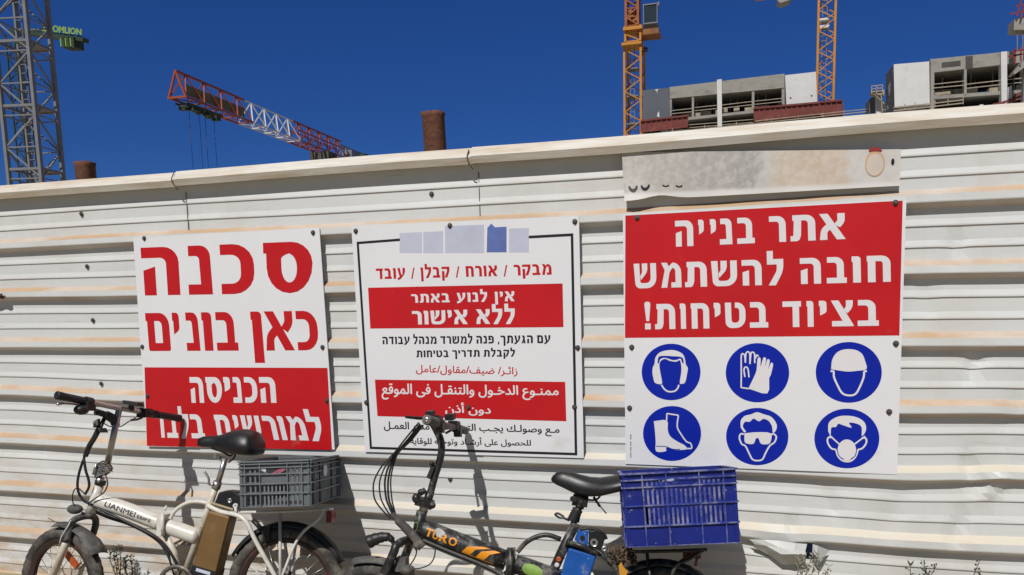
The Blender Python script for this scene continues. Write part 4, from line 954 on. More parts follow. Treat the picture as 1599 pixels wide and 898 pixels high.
# post, saddle
mb = MB(); mb.tube([B(899, 815), B(905, 786)], .0135, 14); mb.build('seat_post', M['btube'], tb)
mb = MB(); pts = [B(891+i*.83, 812-i*1.45+0) for i in range(13)]; mb.tube([B(893+i*.95, 814-i*1.9) for i in range(11)], [.0215 if i % 2 else .0185 for i in range(11)], 16); mb.build('post_boot', M['black'], tb)
mb = MB(); mb.tube([B(894, 779, -.02), B(896, 779, .03)], .011, 12); mb.bar(B(894, 780), B(918, 784), .03, .036); mb.tube([B(905, 794), B(909, 776)], .016, 12); mb.build('seat_clamp', M['btube'], tb)
lv = [B(889, 813, .02), B(880, 809, .024), B(874, 808.5, .024), B(869, 805.5, .024), B(867, 803.5, .024), B(870, 801.5, .024), B(876, 804, .024), B(881, 808, .024)]
mb = MB(); mb.tube(spline(lv, 4), .0042, 8); mb.build('quick_release_lever', M['btube'], tb)
mb = MB()
for w_ in (-.02, .02): mb.tube(spline([B(896, 768, w_), B(906, 776, w_), B(922, 781, w_), B(933, 779, w_), B(939, 771, w_*1.6)], 4), .004, 6)
mb.tube([B(927, 776, .02), B(937, 791, .03)], .005, 7); mb.tube([B(936, 789, .03), B(947, 802, .035)], .0025, 5); mb.build('saddle_rails', M['black'], tb)
mb = MB(); loft(mb, [(B(860.5, 747), B(861, 751), .006), (B(863, 743), B(863, 753), .016), (B(869, 737.5), B(869, 757), .025), (B(879, 735), B(880, 762), .031), (B(893, 737), B(892, 768), .036), (B(907, 741), B(906, 773), .044), (B(922, 744.5), B(922, 775), .058), (B(937, 745.5), B(938, 774), .074), (B(953, 743), B(954, 770), .085), (B(970, 739.5), B(970, 766), .09), (B(986, 738), B(986, 763), .086), (B(996, 740), B(996, 759), .066), (B(1001, 745), B(1001, 753), .03)], B.n); sd_ = mb.build('saddle', M['blackg'], tb)
# battery
q4 = [(888, 855), (932, 866), (913, 930), (866, 930)]
fr = [B(*p, .044) for p in q4]
mb = MB(); mb.prism(fr, -B.n*.088); bat = mb.build('battery', M['bluecase'], tb); mod = bat.modifiers.new('soft', 'BEVEL'); mod.width = .009; mod.segments = 3
mb = MB(); mb.prism([B(*p, .044) for p in ((897, 844), (903, 829), (919, 830), (918, 854))], -B.n*.088); mb.build('battery_blue_end', M['bluecase'], bat)
mb = MB(); cp = [B(*p, .0455) for p in ((919.5, 830), (928, 827), (940, 831), (946, 838), (938, 862), (918.5, 854.5))]; mb.prism(cp, -B.n*.091); cpo = mb.build('battery_cap', M['blackg'], bat); mod = cpo.modifiers.new('soft', 'BEVEL'); mod.width = .005; mod.segments = 3
mb = MB(); mb.ring(B(927.5, 847, .0455), B.n, B.u, 0, [(.0005,.001), (.006,.001), (.007,.002), (.0125,.002), (.0145,.003), (.0145,0)], 24, smooth=False); mb.build('lock', M['steel'], cpo)
mb = MB(); mb.ring(B(927.5, 847, .0462), B.n, B.u, 0, [(.0005,.0012), (.0065,.0012), (.0068,.0), (.0005,0)], 20, smooth=False); mb.build('keyhole', M['sblack'], cpo)
mb = MB(); mb.ring(B(909.5, 840, .045), B.n, B.u, 0, [(.0005,.0005), (.0085,.0005), (.0095,.0015), (.0095,0)], 20, smooth=False); mb.build('badge', M['sblack'], bat)
mb = MB(); mb.tube(spline([B(905, 828, .03), B(918, 825, .03), B(934, 828, .03), B(944, 835, .03), B(947, 842, .03)], 4), .0055, 8); mb.build('carry_handle', M['black'], bat)
mb = MB(); mb.tube([B(886, 846, .05), B(910, 853, .054), B(938, 866, .05)], .0085, 10); mb.build('battery_bracket', M['btube'], tb)
mb = MB(); mb.ring(B(944, 857, .04), B.n, B.u, .007, [(-.005,-.006), (.005,-.006), (.005,.006), (-.005,.006)], 16); mb.tube([B(944, 859, .04), B(944, 870, .04)], .006, 8); mb.build('rack_lug', M['steel'], tb)
# small round stickers on the seat tube
for (px, py), mm, r_ in (((872.5, 873.5), 'orange', .0105), ((869.5, 882.5), 'whiteplastic', .009)):
    mb = MB(); c = B(px, py, .0192); mb.ring(c, B.n, B.u, 0, [(.0005,.0012), (r_,.0005), (r_,-.002), (.0005,-.002)], 18); mb.build('round_sticker', M[mm], tb)
# steering column
mb = MB(); mb.tube(spline([B(672, 770), B(680, 741), B(686, 722), B(689.5, 703), B(688, 687), B(681, 671), B(676, 662)], 6), .0142, 16); mb.build('stem', M['btube'], tb)
mb = MB(); mb.tube([B(666, 788), B(672, 768)], .017, 14); mb.bar(B(650, 781, .012), B(676, 789, .012), .034, .03); mb.ell(B(650, 778, .02), B.u*.017, B.v*.020, B.n*.017, 12, 8); mb.ell(B(675, 789, .02), B.u*.014, B.v*.014, B.n*.015, 12, 8); mb.tube([B(655, 771, .02), B(664, 765, .02)], .011, 10); mb.ell(B(657, 768, .02), B.u*.012, B.v*.012, B.n*.014, 12, 8); mb.build('stem_hinge', M['btube'], tb)
mb = MB(); mb.tube([B(661, 799), B(664, 786)], [.0185, .0165], 16); mb.build('headset', M['steel'], tb)
mb = MB(); mb.bar(B(669, 747, .016), B(677, 728, .016), .010, .016); mb.ell(B(674, 724, .018), B.u*.010, B.v*.010, B.n*.010, 12, 8); mb.tube([B(675, 726, .01), B(686, 728, .0)], .008, 8); mb.build('stem_latch', M['black'], tb)
hn, hf = at(666, 655.5, -.60), at(727, 672.5, -.030); hj = hn.lerp(hf, .52)
mb = MB(); mb.tube([hn.lerp(hf, .03), hn.lerp(hf, .97)], .0112, 14); mb.tube([hj, B(679, 668)], .014, 12); mb.build('handlebar', M['dsteel'], tb)
mb = MB(); mb.tube([hn, hn.lerp(hf, .01), hn.lerp(hf, .2), hn.lerp(hf, .205)], [.015, .0185, .0178, .02], 18); gp = mb.build('grip', M['greyfender'], tb)
hd = (hn-hf).normalized(); mb = MB(); mb.ring(hn+hd*.001, hd, B.v, 0, [(.0003,.001), (.005,.001), (.006,.0005), (.0105,.0005), (.0105,-.002)], 18); mb.build('grip_end', M['steel'], gp)
mb = MB(); mb.tube([hn.lerp(hf, .80), hn.lerp(hf, .99), hn.lerp(hf, 1.0)], [.0168, .0168, .014], 16); mb.build('grip', M['greyfender'], tb)
for t_, py, sg in ((.27, -1, 1), (.73, -1, 1)):
    c = hn.lerp(hf, t_); mb = MB(); mb.tube([c-hd*.03, c+hd*.03], .0195, 14); mb.box(c+V((0, 0, .016))-B.u*.008, B.u*.018, hd*.03, V((0, 0, .012))); mb.box(c+B.u*.005-V((0,0,.022)), B.u*.014, hd*.014, V((0,0,.014))); mb.build('shifter', M['black'], tb)
mb = MB(); mb.tube(spline([at(672, 652, -.46), at(660, 653, -.50), at(648, 652.5, -.53), at(634, 651, -.57)], 4), [.0085]*4+[.0065]*4+[.0055]*5, 8); mb.build('brake_lever', M['black'], tb)
mb = MB(); mb.tube(spline([at(712, 668, -.16), at(704, 672, -.18), at(697, 676, -.24)], 4), .0055, 8); mb.build('brake_lever', M['black'], tb)
mb = MB(); mb.box(at(703, 651, -.2), B.u*.016, V((0,.018,0)), V((0,0,.012))); mb.box(at(672, 645, -.42), B.u*.012, V((0,.02,0)), V((0,0,.008))); mb.build('display', M['black'], tb)
# cables
for i, pts in enumerate([[(654,660),(634,684),(616,707),(597,727),(584,752),(584,775),(590,788),(601,801),(610,810)], [(656,662),(636,687),(618,708),(602,728),(593,752),(594,775),(600,790),(608,803),(614,810)],
        [(656,664),(637,689),(620,708),(607,728),(601,752),(603,778),(608,792),(613,803),(618,811)], [(659,664),(639,690),(622,707),(611,728),(606,752),(607,778),(612,793),(616,804),(620,812)], [(661,664),(641,689),(623,706),(614,728),(610,752),(612,780),(615,793),(618,804),(622,812)]]):
    cable(tb, [B(x, y, .06-.008*i+(.10 if k == 0 else .06 if k == 1 else 0)) for k, (x, y) in enumerate(pts)], (.0032, .003, .004, .004, .003)[i])
mb = MB(); mb.tube(spline([B(612, 803, .045), B(622, 813, .045), B(634, 825, .045), B(645, 837, .045), B(652, 845, .045), B(660, 855, .045)], 4), [.011]*4+[.0165]*4+[.0175]*8+[.016]*4+[.019], 14); mb.build('cable_sleeve', M['sleeve'], tb)
mb = MB(); mb.tube(spline([B(648, 838, .045), B(651, 850, .046), B(655, 856, .046)], 4), [.014]*4+[.017]*5, 10); mb.build('cable_wrap', M['sleeve'], tb)
cable(tb, [B(651, 857, .04), B(649, 868, .04), B(642, 880, .045), B(633, 888, .045), B(622, 896, .04)], .0026)
cable(tb, [B(680, 855, .04), B(678, 870, .04), B(671, 881, .045), B(657, 887, .05), B(642, 889, .05), B(628, 893, .05)], .0026)
mb = MB()
for k in range(2): mb.tube(spline([B(660, 843+k*4, .03-.01*k), B(700, 860+k*4, .034-.01*k), B(745, 878+k*4, .034-.01*k), B(775, 892+k*4, .03-.01*k), B(792, 905+k*4, .03-.01*k)], 5), .0058, 8)
mb.build('cable_run', M['greyfender'], tb)
# fork with a double bridge
fk = B
mb = MB(); mb.tube(spline([fk(598, 897, .066), fk(608, 878, .066), fk(615.5, 861, .064), fk(619, 852, .055), fk(630, 845, .025), fk(643, 843, 0)], 5), .0165, 14)
mb.tube(spline([fk(643, 843, 0), fk(640, 851, -.04), fk(636, 860, -.058), fk(628, 880, -.064)], 5), .0165, 14); mb.tube([hb, B(647, 850)], .023, 14); mb.build('fork_crown', M['btube'], tb)
mb = MB(); mb.tube([fk(599, 895, .066), FC+B.n*.066], .0175, 14); mb.build('fork_leg', M['dsteel'], tb)
mb = MB(); mb.tube([fk(628, 879, -.064), FC-B.n*.066], .0175, 14); mb.build('fork_leg', M['dsteel'], tb)
mb = MB(); mb.ell(B(636, 890, .05), B.u*.03, B.v*.02, B.n*.03, 14, 8); mb.box(B(628, 880, .02), B.u*.02, B.v*.026, B.n*.03); mb.build('brake_caliper', M['greyfender'], tb)
mb = MB(); mb.tube(spline([B(617, 855, .05), B(613, 845, .05), B(608, 839.5, .05), B(600, 838.5, .05), B(590, 840.5, .05), B(581, 844, .05), B(575.5, 846.5, .05)], 4), [.0085]*5+[.013]*4+[.0175]*4+[.0205]*4+[.0235]*4+[.026]*4, 16); mb.build('horn', M['black'], tb)
mb = MB(); P = []
for a in [math.radians(106-k*8) for k in range(12)]:
    d = B.u*math.cos(a)+B.v*math.sin(a); r_ = .248
    P.append([FC+d*(r_-.014)-B.n*.038, FC+d*r_-B.n*.024, FC+d*(r_+.006), FC+d*r_+B.n*.024, FC+d*(r_-.014)+B.n*.038])
mb.add([p for r_ in P for p in r_], [(i*5+j, i*5+j+1, (i+1)*5+j+1, (i+1)*5+j) for i in range(11) for j in range(4)], 0, True); mg = mb.build('mudguard', M['greyfender'], tb); mg.modifiers.new('thick', 'SOLIDIFY').thickness = .004
mb = MB(); P = []
for a in [math.radians(140-k*8.5) for k in range(15)]:
    d = B.u*math.cos(a)+B.v*math.sin(a); r_ = .250
    P.append([RC+d*(r_-.014)-B.n*.036, RC+d*r_-B.n*.022, RC+d*(r_+.006), RC+d*r_+B.n*.022, RC+d*(r_-.014)+B.n*.036])
mb.add([p for r_ in P for p in r_], [(i*5+j, i*5+j+1, (i+1)*5+j+1, (i+1)*5+j) for i in range(14) for j in range(4)], 0, True); mg = mb.build('mudguard', M['btube'], tb); mg.modifiers.new('thick', 'SOLIDIFY').thickness = .004
# rack
mb = MB()
for sg in (-1, 1):
    mb.tube([B(985, 862, .05*sg), B(1060, 860, .05*sg), B(1104, 858.5, .05*sg)], .0065, 9)
    mb.tube([B(1010, 861, .05*sg), RC-B.u*.02+B.n*.066*sg], .0065, 9); mb.tube(spline([B(1098, 860, .05*sg), B(1078, 872, .055*sg), B(1050, 894, .062*sg), RC+B.u*.02+B.n*.066*sg], 4), .0065, 9)
    mb.tube([B(950, 874, .04*sg), B(985, 862, .05*sg)], .0065, 9)
for px in (985, 1020, 1060, 1102): mb.tube([B(px, 862-(px-985)*.028, .05), B(px, 862-(px-985)*.028, -.05)], .0055, 7)
mb.build('luggage_rack', M['btube'], tb)
mb = MB(); mb.box(B(1080, 866), B.u*.03, B.v*.012, B.n*.02); mb.tube([B(1078, 866, .02), B(1062, 878, .02)], .007, 8); mb.tube([B(1090, 862, .02), B(1086, 884, .02)], .005, 8); mb.build('rack_clamp', M['rust'], tb)
mb = MB(); mb.tube([BBp-B.v*.02+B.n*.03, B.uv(B.loc(BBp)[0]+.12, 0.004, .17)], .008, 8); mb.build('kickstand', M['dsteel'], tb)
# rusty chain and wire heaped behind the battery
M['chain'] = mat('rusty_chain', (.11, .07, .045), .75, .4, var=.4, scale=60, dust=(.30, .24, .18), dustamt=.3, dscale=40)
rnd = random.Random(11); mb = MB()
for k in range(46):
    a = rnd.uniform(0, math.pi); c = B(rnd.uniform(950, 990), rnd.uniform(856, 878), rnd.uniform(-.02, .07)); d1 = V((rnd.uniform(-1,1), rnd.uniform(-1,1), rnd.uniform(-1,1))).normalized(); d2 = d1.cross(V((.3,.5,.8))).normalized()
    mb.tube([c-d1*.014, c+d2*.006, c+d1*.014], .0038, 6)
    if k % 2: mb.ring(c, d2, d1, .0095, [(-.003,-.003), (.003,-.003), (.003,.003), (-.003,.003)], 12)
ch = mb.build('lock_chain', M['chain'], None, org=B(970, 866, .02)); tag(ch, 'rusty tangled chain heaped behind the blue battery under the blue crate', 'chain')
M['amber'] = mat('amber_plastic', (.55, .25, .02), .4, var=.15)
mb = MB(); mb.prism([B(*p, .068) for p in ((966, 884), (970, 878), (974, 886), (980, 892), (977, 902), (968, 898))], -B.n*.012); mb.build('reflector', M['amber'], tb)

# ------------------------------------------------------------------ crates
def crate(name, label, P, front, wf, depth, mats, inset, rows_, cols_, slots, tdeg, group):
    """front: TL, TR, BR, BL seen corners on the plane wf in front of the bicycle; open top, ribbed lattice walls"""
    tl, tr, br, bl = [P(*c, wf) for c in front]
    ex = ((tr-tl)+(br-bl)).normalized(); nrm = P.n
    mid = (tl+tr+br+bl)/4; Wd = ((tr-tl).length+(br-bl).length)/2; ez = nrm.cross(ex).normalized()
    if ez.z < 0: ez = -ez
    H = ((tl-bl).length+(tr-br).length)/2; ey = -nrm
    tilt = math.radians(tdeg); ey, ez = (ey*math.cos(tilt)+ez*math.sin(tilt)), (ez*math.cos(tilt)-ey*math.sin(tilt))
    o = mid-ex*Wd/2-ez*H/2
    def pt(x, y, z):
        k = 1-inset*(1-z/H); return o+ex*(Wd/2+(x-Wd/2)*k)+ey*(depth/2+(y-depth/2)*k)+ez*z
    t = thing(name, label, 'crate', pt(Wd/2, depth/2, 0), group)
    mb = MB(); th = .004
    def wall(side):
        L_ = Wd if side in (0, 2) else depth
        def w_(s, z, o_):
            if side == 0: return pt(s, -o_, z)
            if side == 2: return pt(s, depth+o_, z)
            if side == 1: return pt(Wd+o_, s, z)
            return pt(-o_, s, z)
        def bx(s0, s1, z0, z1, o0, o1, mi=0):
            c = [w_(s, z, q) for s in (s0, s1) for z in (z0, z1) for q in (o0, o1)]
            mb.add(c, [(0,1,3,2),(4,6,7,5),(0,4,5,1),(2,3,7,6),(0,2,6,4),(1,5,7,3)], mi)
        zs = [r*H for r in rows_]; cs = [0]+[c*L_ for c in cols_]+[L_]
        for i, z in enumerate(zs):
            top = i == len(zs)-1
            bx(0, L_, z-(.006 if top else .0025) if i else 0, z if top else z+.0025, -.0003, .009 if not top else .011, 1)
        for c in cs[1:-1]: bx(c-.002, c+.002, .003, H-.004, -.0002, .0075, 1)
        for c in (0, L_): bx(max(0, c-.010), min(L_, c+.010), .003, H-.004, -th*.9, .0035)
        for i in range(len(zs)-1):
            for j in range(len(cs)-1):
                z0, z1, s0, s1 = zs[i]+.001, zs[i+1]-.001, cs[j]+.0005, cs[j+1]-.0005
                kind = slots[i][j]
                if kind == 'h' and side == 0: continue
                if kind == 'h' and side == 2: bx((s0+s1)/2, s1, z0, z1, -th, 0); continue
                if kind == 's' and (side != 2 or i > len(zs)-4):
                    n_ = max(3, int((s1-s0)/.0155)); step = (s1-s0)/n_
                    for k in range(n_+1):
                        a = s0+k*step; bx(max(s0, a-.0036), min(s1, a+.0036), z0, z1, -th, .0012, 1)
                    bx(s0, s1, z0, z0+.006, -th, -.0002); bx(s0, s1, z1-.005, z1, -th, -.0002)
                else: bx(s0, s1, z0, z1, -th, 0)
    for sd in range(4): wall(sd)
    c = [pt(x, y, z) for x in (0, Wd) for y in (0, depth) for z in (.001, .005)]
    mb.add(c, [(0,1,3,2),(4,6,7,5),(0,4,5,1),(2,3,7,6),(0,2,6,4),(1,5,7,3)])
    mb.build('lattice_body', mats, t, recalc=False)
    return t, pt, Wd, H
M['bluecrate'] = mat('scuffed_blue_plastic', (.004, .012, .165), .45, var=.18, scale=9, dust=(.15, .15, .27), dustamt=.08, dscale=16, spots=((.25, .25, .36), 45, .70))
M['greycrate'] = mat('grey_plastic', (.11, .125, .135), .5, var=.15, scale=9, dust=(.22, .21, .20), dustamt=.15, dscale=12)
M['bluerib'] = mat('chalky_blue_plastic', (.026, .042, .24), .55, var=.2, scale=9, dust=(.28, .28, .38), dustamt=.5, dscale=14)
M['greyrib'] = mat('grey_plastic_rib', (.15, .165, .175), .5, var=.12, scale=9, dust=(.26, .25, .24), dustamt=.2, dscale=12)
S_, X_, H_ = 's', 'x', 'h'
gt, gpt, gw, gh = crate('plastic_crate', 'grey lattice plastic crate on the rack of the white bicycle', W, [(375,720),(484,717.5),(484,789.5),(375,793.5)], .215, .41, [M['greycrate'], M['greyrib']], .01,
   [0, .29, .50, .71, .85, .93, 1], [.075, .29, .685, .895], [[X_,S_,S_,S_,X_], [X_,S_,S_,S_,X_], [X_,S_,X_,S_,X_], [X_,S_,X_,S_,X_], [X_,X_,X_,X_,X_], [X_,X_,X_,X_,X_]], 1.5, 'plastic crates on the bicycle racks')
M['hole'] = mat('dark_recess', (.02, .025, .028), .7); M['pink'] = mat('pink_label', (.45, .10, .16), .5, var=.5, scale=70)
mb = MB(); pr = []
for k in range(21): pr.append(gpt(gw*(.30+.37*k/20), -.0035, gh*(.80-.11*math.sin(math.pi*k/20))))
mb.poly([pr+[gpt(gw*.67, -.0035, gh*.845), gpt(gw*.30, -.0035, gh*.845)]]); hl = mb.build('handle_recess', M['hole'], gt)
mb = MB(); mb.poly([[gpt(gw*a, -.0045, gh*b) for a, b in ((.45,.715), (.56,.70), (.66,.76), (.655,.835), (.56,.80))]]); mb.build('label', M['pink'], hl)
mb = MB(); mb.poly([[gpt(gw*a, -.0045, gh*b) for a, b in ((.315,.76), (.35,.735), (.385,.78), (.37,.835), (.315,.84))]]); mb.build('label', M['whiteplastic'], hl)
mb = MB(); mb.tube([gpt(gw*(.30+.37*k/20), -.005, gh*(.80-.11*math.sin(math.pi*k/20))) for k in range(21)], .0028, 6); mb.build('handle_rim', M['greycrate'], hl)
mb = MB(); c = gpt(gw+.0115, .17, gh*.72); ring = [gpt(gw+.0115, .17+.026*math.cos(k*math.pi/10), gh*(.70+.13*math.sin(k*math.pi/10))) for k in range(20)]; mb.poly([ring]); mb.build('badge', M['lilac'], gt)
bt, bpt_, bw_, bh_ = crate('plastic_crate', 'scuffed blue lattice plastic crate on the rack of the black bicycle', B, [(969,738.5),(1146,732),(1157,846),(983,856)], .155, .30, [M['bluecrate'], M['bluerib']], .02,
   [0, .275, .55, .80, .90, 1], [.17, .385, .68, .895], [[X_,X_,X_,X_,X_], [X_,S_,S_,S_,X_], [X_,S_,S_,S_,X_], [X_,S_,H_,S_,X_], [X_,X_,X_,X_,X_]], -.3, 'plastic crates on the bicycle racks')
mb = MB(); mb.tube([bpt_(bw_*(.385+.295*k/20), -.004, bh_*(.83-.05*math.sin(math.pi*k/20))) for k in range(21)], .0035, 6); mb.add([bpt_(bw_*(.385+.295*k/20), -.001, bh_*(.83-.05*math.sin(math.pi*k/20)) if q else bh_*.80) for k in range(21) for q in (0, 1)], [(2*k, 2*k+2, 2*k+3, 2*k+1) for k in range(20)]); mb.build('handle_rim', M['bluecrate'], bt)
# ------------------------------------------------------------------ beyond the fence
def proj(p):
    d = V(p)-CPOS; z = d.dot(_f); return CX+FPX*d.dot(CR)/z, CY-FPX*d.dot(CU)/z
M['conc'] = mat('raw_concrete', (.34, .33, .30), .9, var=.22, scale=.9, dust=(.17, .16, .145), dustamt=.42, dscale=.9, stretch=(.6, 1, 1.6))
M['concd'] = mat('dark_concrete_and_bay_shade', (.075, .072, .07), .95, var=.2, scale=.6)  # inner walls: concrete darkened to paint the shade in the bays; also dark parts
M['render'] = mat('white_insulation', (.66, .66, .66), .8, var=.05, scale=.8, dust=(.48, .47, .46), dustamt=.05, dscale=.9)
M['greyins'] = mat('grey_insulation', (.105, .115, .145), .8, var=.06, scale=.5, spots=((.5, .5, .5), .55, .70))
M['formred'] = mat('red_formwork', (.17, .035, .028), .7, var=.25, scale=1.2, dust=(.24, .10, .075), dustamt=.2, dscale=1.5)
M['timber'] = mat('weathered_timber', (.36, .31, .24), .85, var=.2, scale=3)
M['yellow'] = mat('crane_yellow', (.55, .23, .015), .5, var=.12, scale=2, dust=(.30, .14, .04), dustamt=.2, dscale=2)
M['cranegrey'] = mat('crane_grey', (.20, .205, .225), .5, var=.12, scale=2, dust=(.12, .11, .10), dustamt=.1, dscale=3)
M['cranered'] = mat('crane_red', (.34, .065, .022), .55, var=.15, scale=2)
M['cranewhite'] = mat('crane_white', (.66, .66, .66), .5, var=.06, scale=2)
M['cranegreen'] = mat('crane_lime', (.22, .36, .05), .5, var=.12, scale=2)
M['darkgreen'] = mat('dark_green_paint', (.025, .05, .035), .6, var=.3, scale=2)
M['cabglass'] = mat('cab_glass', (.03, .045, .055), .12, var=.2, scale=2)
def sq(c, a, s):
    """square of side s with nearest corner c turned by a"""
    e1 = V((-math.cos(a), math.sin(a), 0))*s; e2 = V((math.sin(a), math.cos(a), 0))*s
    return [V(c), V(c)+e1, V(c)+e1+e2, V(c)+e2]
def lattice(mb, cs, z0, z1, step, leg, br, phase=0, horiz=True):
    for c in cs: mb.abox(c.x-leg/2, c.x+leg/2, c.y-leg/2, c.y+leg/2, z0, z1)
    n_ = int((z1-z0)/step)
    for i in range(n_):
        za, zb = z0+i*step, z0+(i+1)*step
        for k in range(4):
            a, b = cs[k], cs[(k+1) % 4]
            if (i+k+phase) % 2: a, b = b, a
            mb.bar((a.x, a.y, za), (b.x, b.y, zb), br)
            if horiz: mb.bar((a.x, a.y, za), (b.x, b.y, za), br*.8)
def ladder(mb, x, y, z0, z1, wd=.4, step=.6, r=.05):
    for s_ in (-wd/2, wd/2): mb.abox(x+s_-r/2, x+s_+r/2, y-r/2, y+r/2, z0, z1)
    for i in range(int((z1-z0)/step)): mb.abox(x-wd/2, x+wd/2, y-r/2, y+r/2, z0+i*step, z0+i*step+r)
# ---- grey mast close behind the fence
c = at(53, 150, 34); cs = sq((c.x, c.y, 0), math.radians(-12), 2.0)
t = thing('tower_crane', 'tall grey lattice crane mast standing close behind the fence', 'crane', (cs[0].x, cs[0].y, 0), 'tower cranes on the site')
zn = at(30, 80, 34).z; z0 = zn-1.8*int(zn/1.8)
mb = MB(); lattice(mb, cs, z0, z0+1.8*16, 1.8, .21, .085); mb.build('mast', M['cranegrey'], t)
ctr = (cs[0]+cs[2])/2
for i in range(-5, 6):
    z = zn+.55+3.6*i
    if z < .5: continue
    mb = MB()
    for k in range(4):
        a, b = cs[k], cs[(k+1) % 4]; mb.bar((a.x, a.y, z), (b.x, b.y, z), .12, .14)
    mb.box(ctr+V((.35, .1, z+.02)), (cs[1]-cs[0])*.24, (cs[3]-cs[0])*.44, V((0,0,.03)))
    mb.build('platform', M['cranegrey'], t)
mb = MB(); ladder(mb, ctr.x-.3, ctr.y+.1, .5, 29, .42, .5, .04); mb.build('ladder', M['cranegrey'], t)
mb = MB(); lattice(mb, [p+V((0,0,0)) for p in sq((ctr.x+.7, ctr.y-.7, 0), 0, 1.4)], z0+28.8, z0+34, 1.3, .18, .08); mb.abox(ctr.x-14, ctr.x+14, ctr.y-.5, ctr.y+.5, z0+33.5, z0+34.6); mb.build('jib', M['cranegrey'], t)
# ---- lime green crane farther off
Y = 90
t = thing('tower_crane', 'distant lime green crane arm with block letters sticking out behind the grey mast', 'crane', (at(30, 60, Y).x, Y, 0), 'tower cranes on the site')
a, b = at(20, 49, Y), at(134, 63, Y)
mb = MB(); mb.bar(a, b, 1.1, .55); mb.bar(a+V((0,0,.45)), b.lerp(a, .06)+V((0,0,.45)), .5, .12); mb.build('counter_jib', M['darkgreen'], t)
q = [at(65, 36.5, Y-.6), at(127.5, 45, Y-.6), at(127.5, 55, Y-.6), at(65, 48.5, Y-.6)]
mb = MB(); put_font(mb, 'ZOOMLION', lambda u, v: (q[3].lerp(q[2], u)).lerp(q[0].lerp(q[1], u), v), .055); mb.build('letter_board', M['cranegreen'], t)
for px in (105, 112.5, 120):
    mb = MB(); p = at(px, 70, Y); mb.abox(p.x-.10, p.x+.36, Y-.9, Y+.9, at(px, 77, Y).z, at(px, 61, Y).z); mb.build('counterweight', M['darkgreen'], t)
    mb = MB(); mb.abox(p.x-.30, p.x-.10, Y-.92, Y+.8, at(px, 75, Y).z, at(px, 62, Y).z); mb.build('counterweight', M['cranegreen'], t)
mb = MB(); cs = sq((at(30, 60, Y).x, Y-.8, 0), 0, 1.6); lattice(mb, cs, 0, at(30, 55, Y).z, 1.6, .18, .08); mb.build('mast', M['darkgreen'], t)
# ---- red and white flat-top crane: level jib running away from the camera
N0, F0 = at(277, 152, 50), at(533, 249, 80); F0.z = N0.z; JD = (F0-N0); JL = JD.length; JD.normalize(); JS = JD.cross(V((0,0,1))).normalized()
t = thing('tower_crane', 'red and white flat crane jib slanting above the fence with a trolley and hanging ropes', 'crane', (F0.x, F0.y, 0), 'tower cranes on the site')
def jx(px):
    lo, hi = -5, JL+40
    for _ in range(50):
        m_ = (lo+hi)/2
        if proj(N0+JD*m_)[0] < px: lo = m_
        else: hi = m_
    return lo
def truss(mb, t0, t1, n_, ch, br, hw=.75, h=2.0, mid=False):
    for s_ in (-1, 1): mb.bar(N0+JD*t0+JS*hw*s_, N0+JD*t1+JS*hw*s_, ch)
    mb.bar(N0+JD*t0+V((0,0,h)), N0+JD*t1+V((0,0,h)), ch*1.25)
    st_ = (t1-t0)/n_
    for i in range(n_):
        a, m_, b = t0+i*st_, t0+(i+.5)*st_, t0+(i+1)*st_
        for s_ in (-1, 1):
            mb.bar(N0+JD*a+JS*hw*s_, N0+JD*m_+V((0,0,h)), br); mb.bar(N0+JD*m_+V((0,0,h)), N0+JD*b+JS*hw*s_, br)
        mb.bar(N0+JD*a-JS*hw, N0+JD*a+JS*hw, br); mb.bar(N0+JD*a-JS*hw, N0+JD*b+JS*hw, br*.8)
    mb.bar(N0+JD*t1-JS*hw, N0+JD*t1+JS*hw, br)
x1, x2, x3 = jx(383), jx(459), jx(533)
mb = MB(); truss(mb, 0, x1, 4, .13, .085)
for s_ in (-1, 1): mb.bar(N0+JS*.75*s_, N0+V((0,0,2.0)), .14)
mb.bar(N0-JS*.85, N0+JS*.85, .15)
mb.build('jib_section', M['cranered'], t)
mb = MB(); truss(mb, x1+.02, x2-.02, 4, .08, .085); mb.build('jib_section', M['cranewhite'], t)
mb = MB(); truss(mb, x2, x3, 5, .13, .09)
for s_ in (-1, 1): mb.bar(N0+JD*x2+JS*.5*s_+V((0,0,1.1)), N0+JD*x3+JS*.5*s_+V((0,0,1.1)), .11)
mb.build('jib_section', M['cranered'], t)
x4, x5 = jx(548), jx(578)
mb = MB(); truss(mb, x3+.02, x5, 4, .12, .09, .75, 1.6); mb.build('counter_jib', M['cranegrey'], t)
mb = MB(); mb.box(N0+JD*(x4)+V((0,0,.7)), JD*1.0, JS*.6, V((0,0,.6))); mb.build('machinery_box', M['cranegrey'], t)
mb = MB(); mb.box(N0+JD*(x4+3.2)+V((0,0,.7)), JD*.9, JS*.85, V((0,0,.75))); mb.build('machinery_box', M['darkgreen'], t)
M['bannerlime'] = mat('mesh_banner', (.17, .17, .10), .8, var=.3, scale=1.5)
mb = MB(); mb.box(N0+JD*(jx(335))+JS*.28+V((0,0,.75)), JD*(jx(380)-jx(290))*.5, JS*.02, V((0,0,.42))); mb.build('mesh_banner', M['bannerlime'], t)
mb = MB(); rnd = random.Random(2); tr0, tr1 = jx(283), jx(338)
for s_ in (-.5, .5): mb.bar(N0+JD*tr0+JS*s_-V((0,0,.35)), N0+JD*tr1+JS*s_-V((0,0,.35)), .13)
for k in range(9):
    a = tr0+(tr1-tr0)*k/8; mb.box(N0+JD*a+JS*rnd.uniform(-.3,.3)-V((0,0,.4+.14*rnd.random())), JD*.22, JS*.3, V((0,0,.12+.14*rnd.random())))
mb.build('trolley', M['darkgreen'], t)
mb = MB()
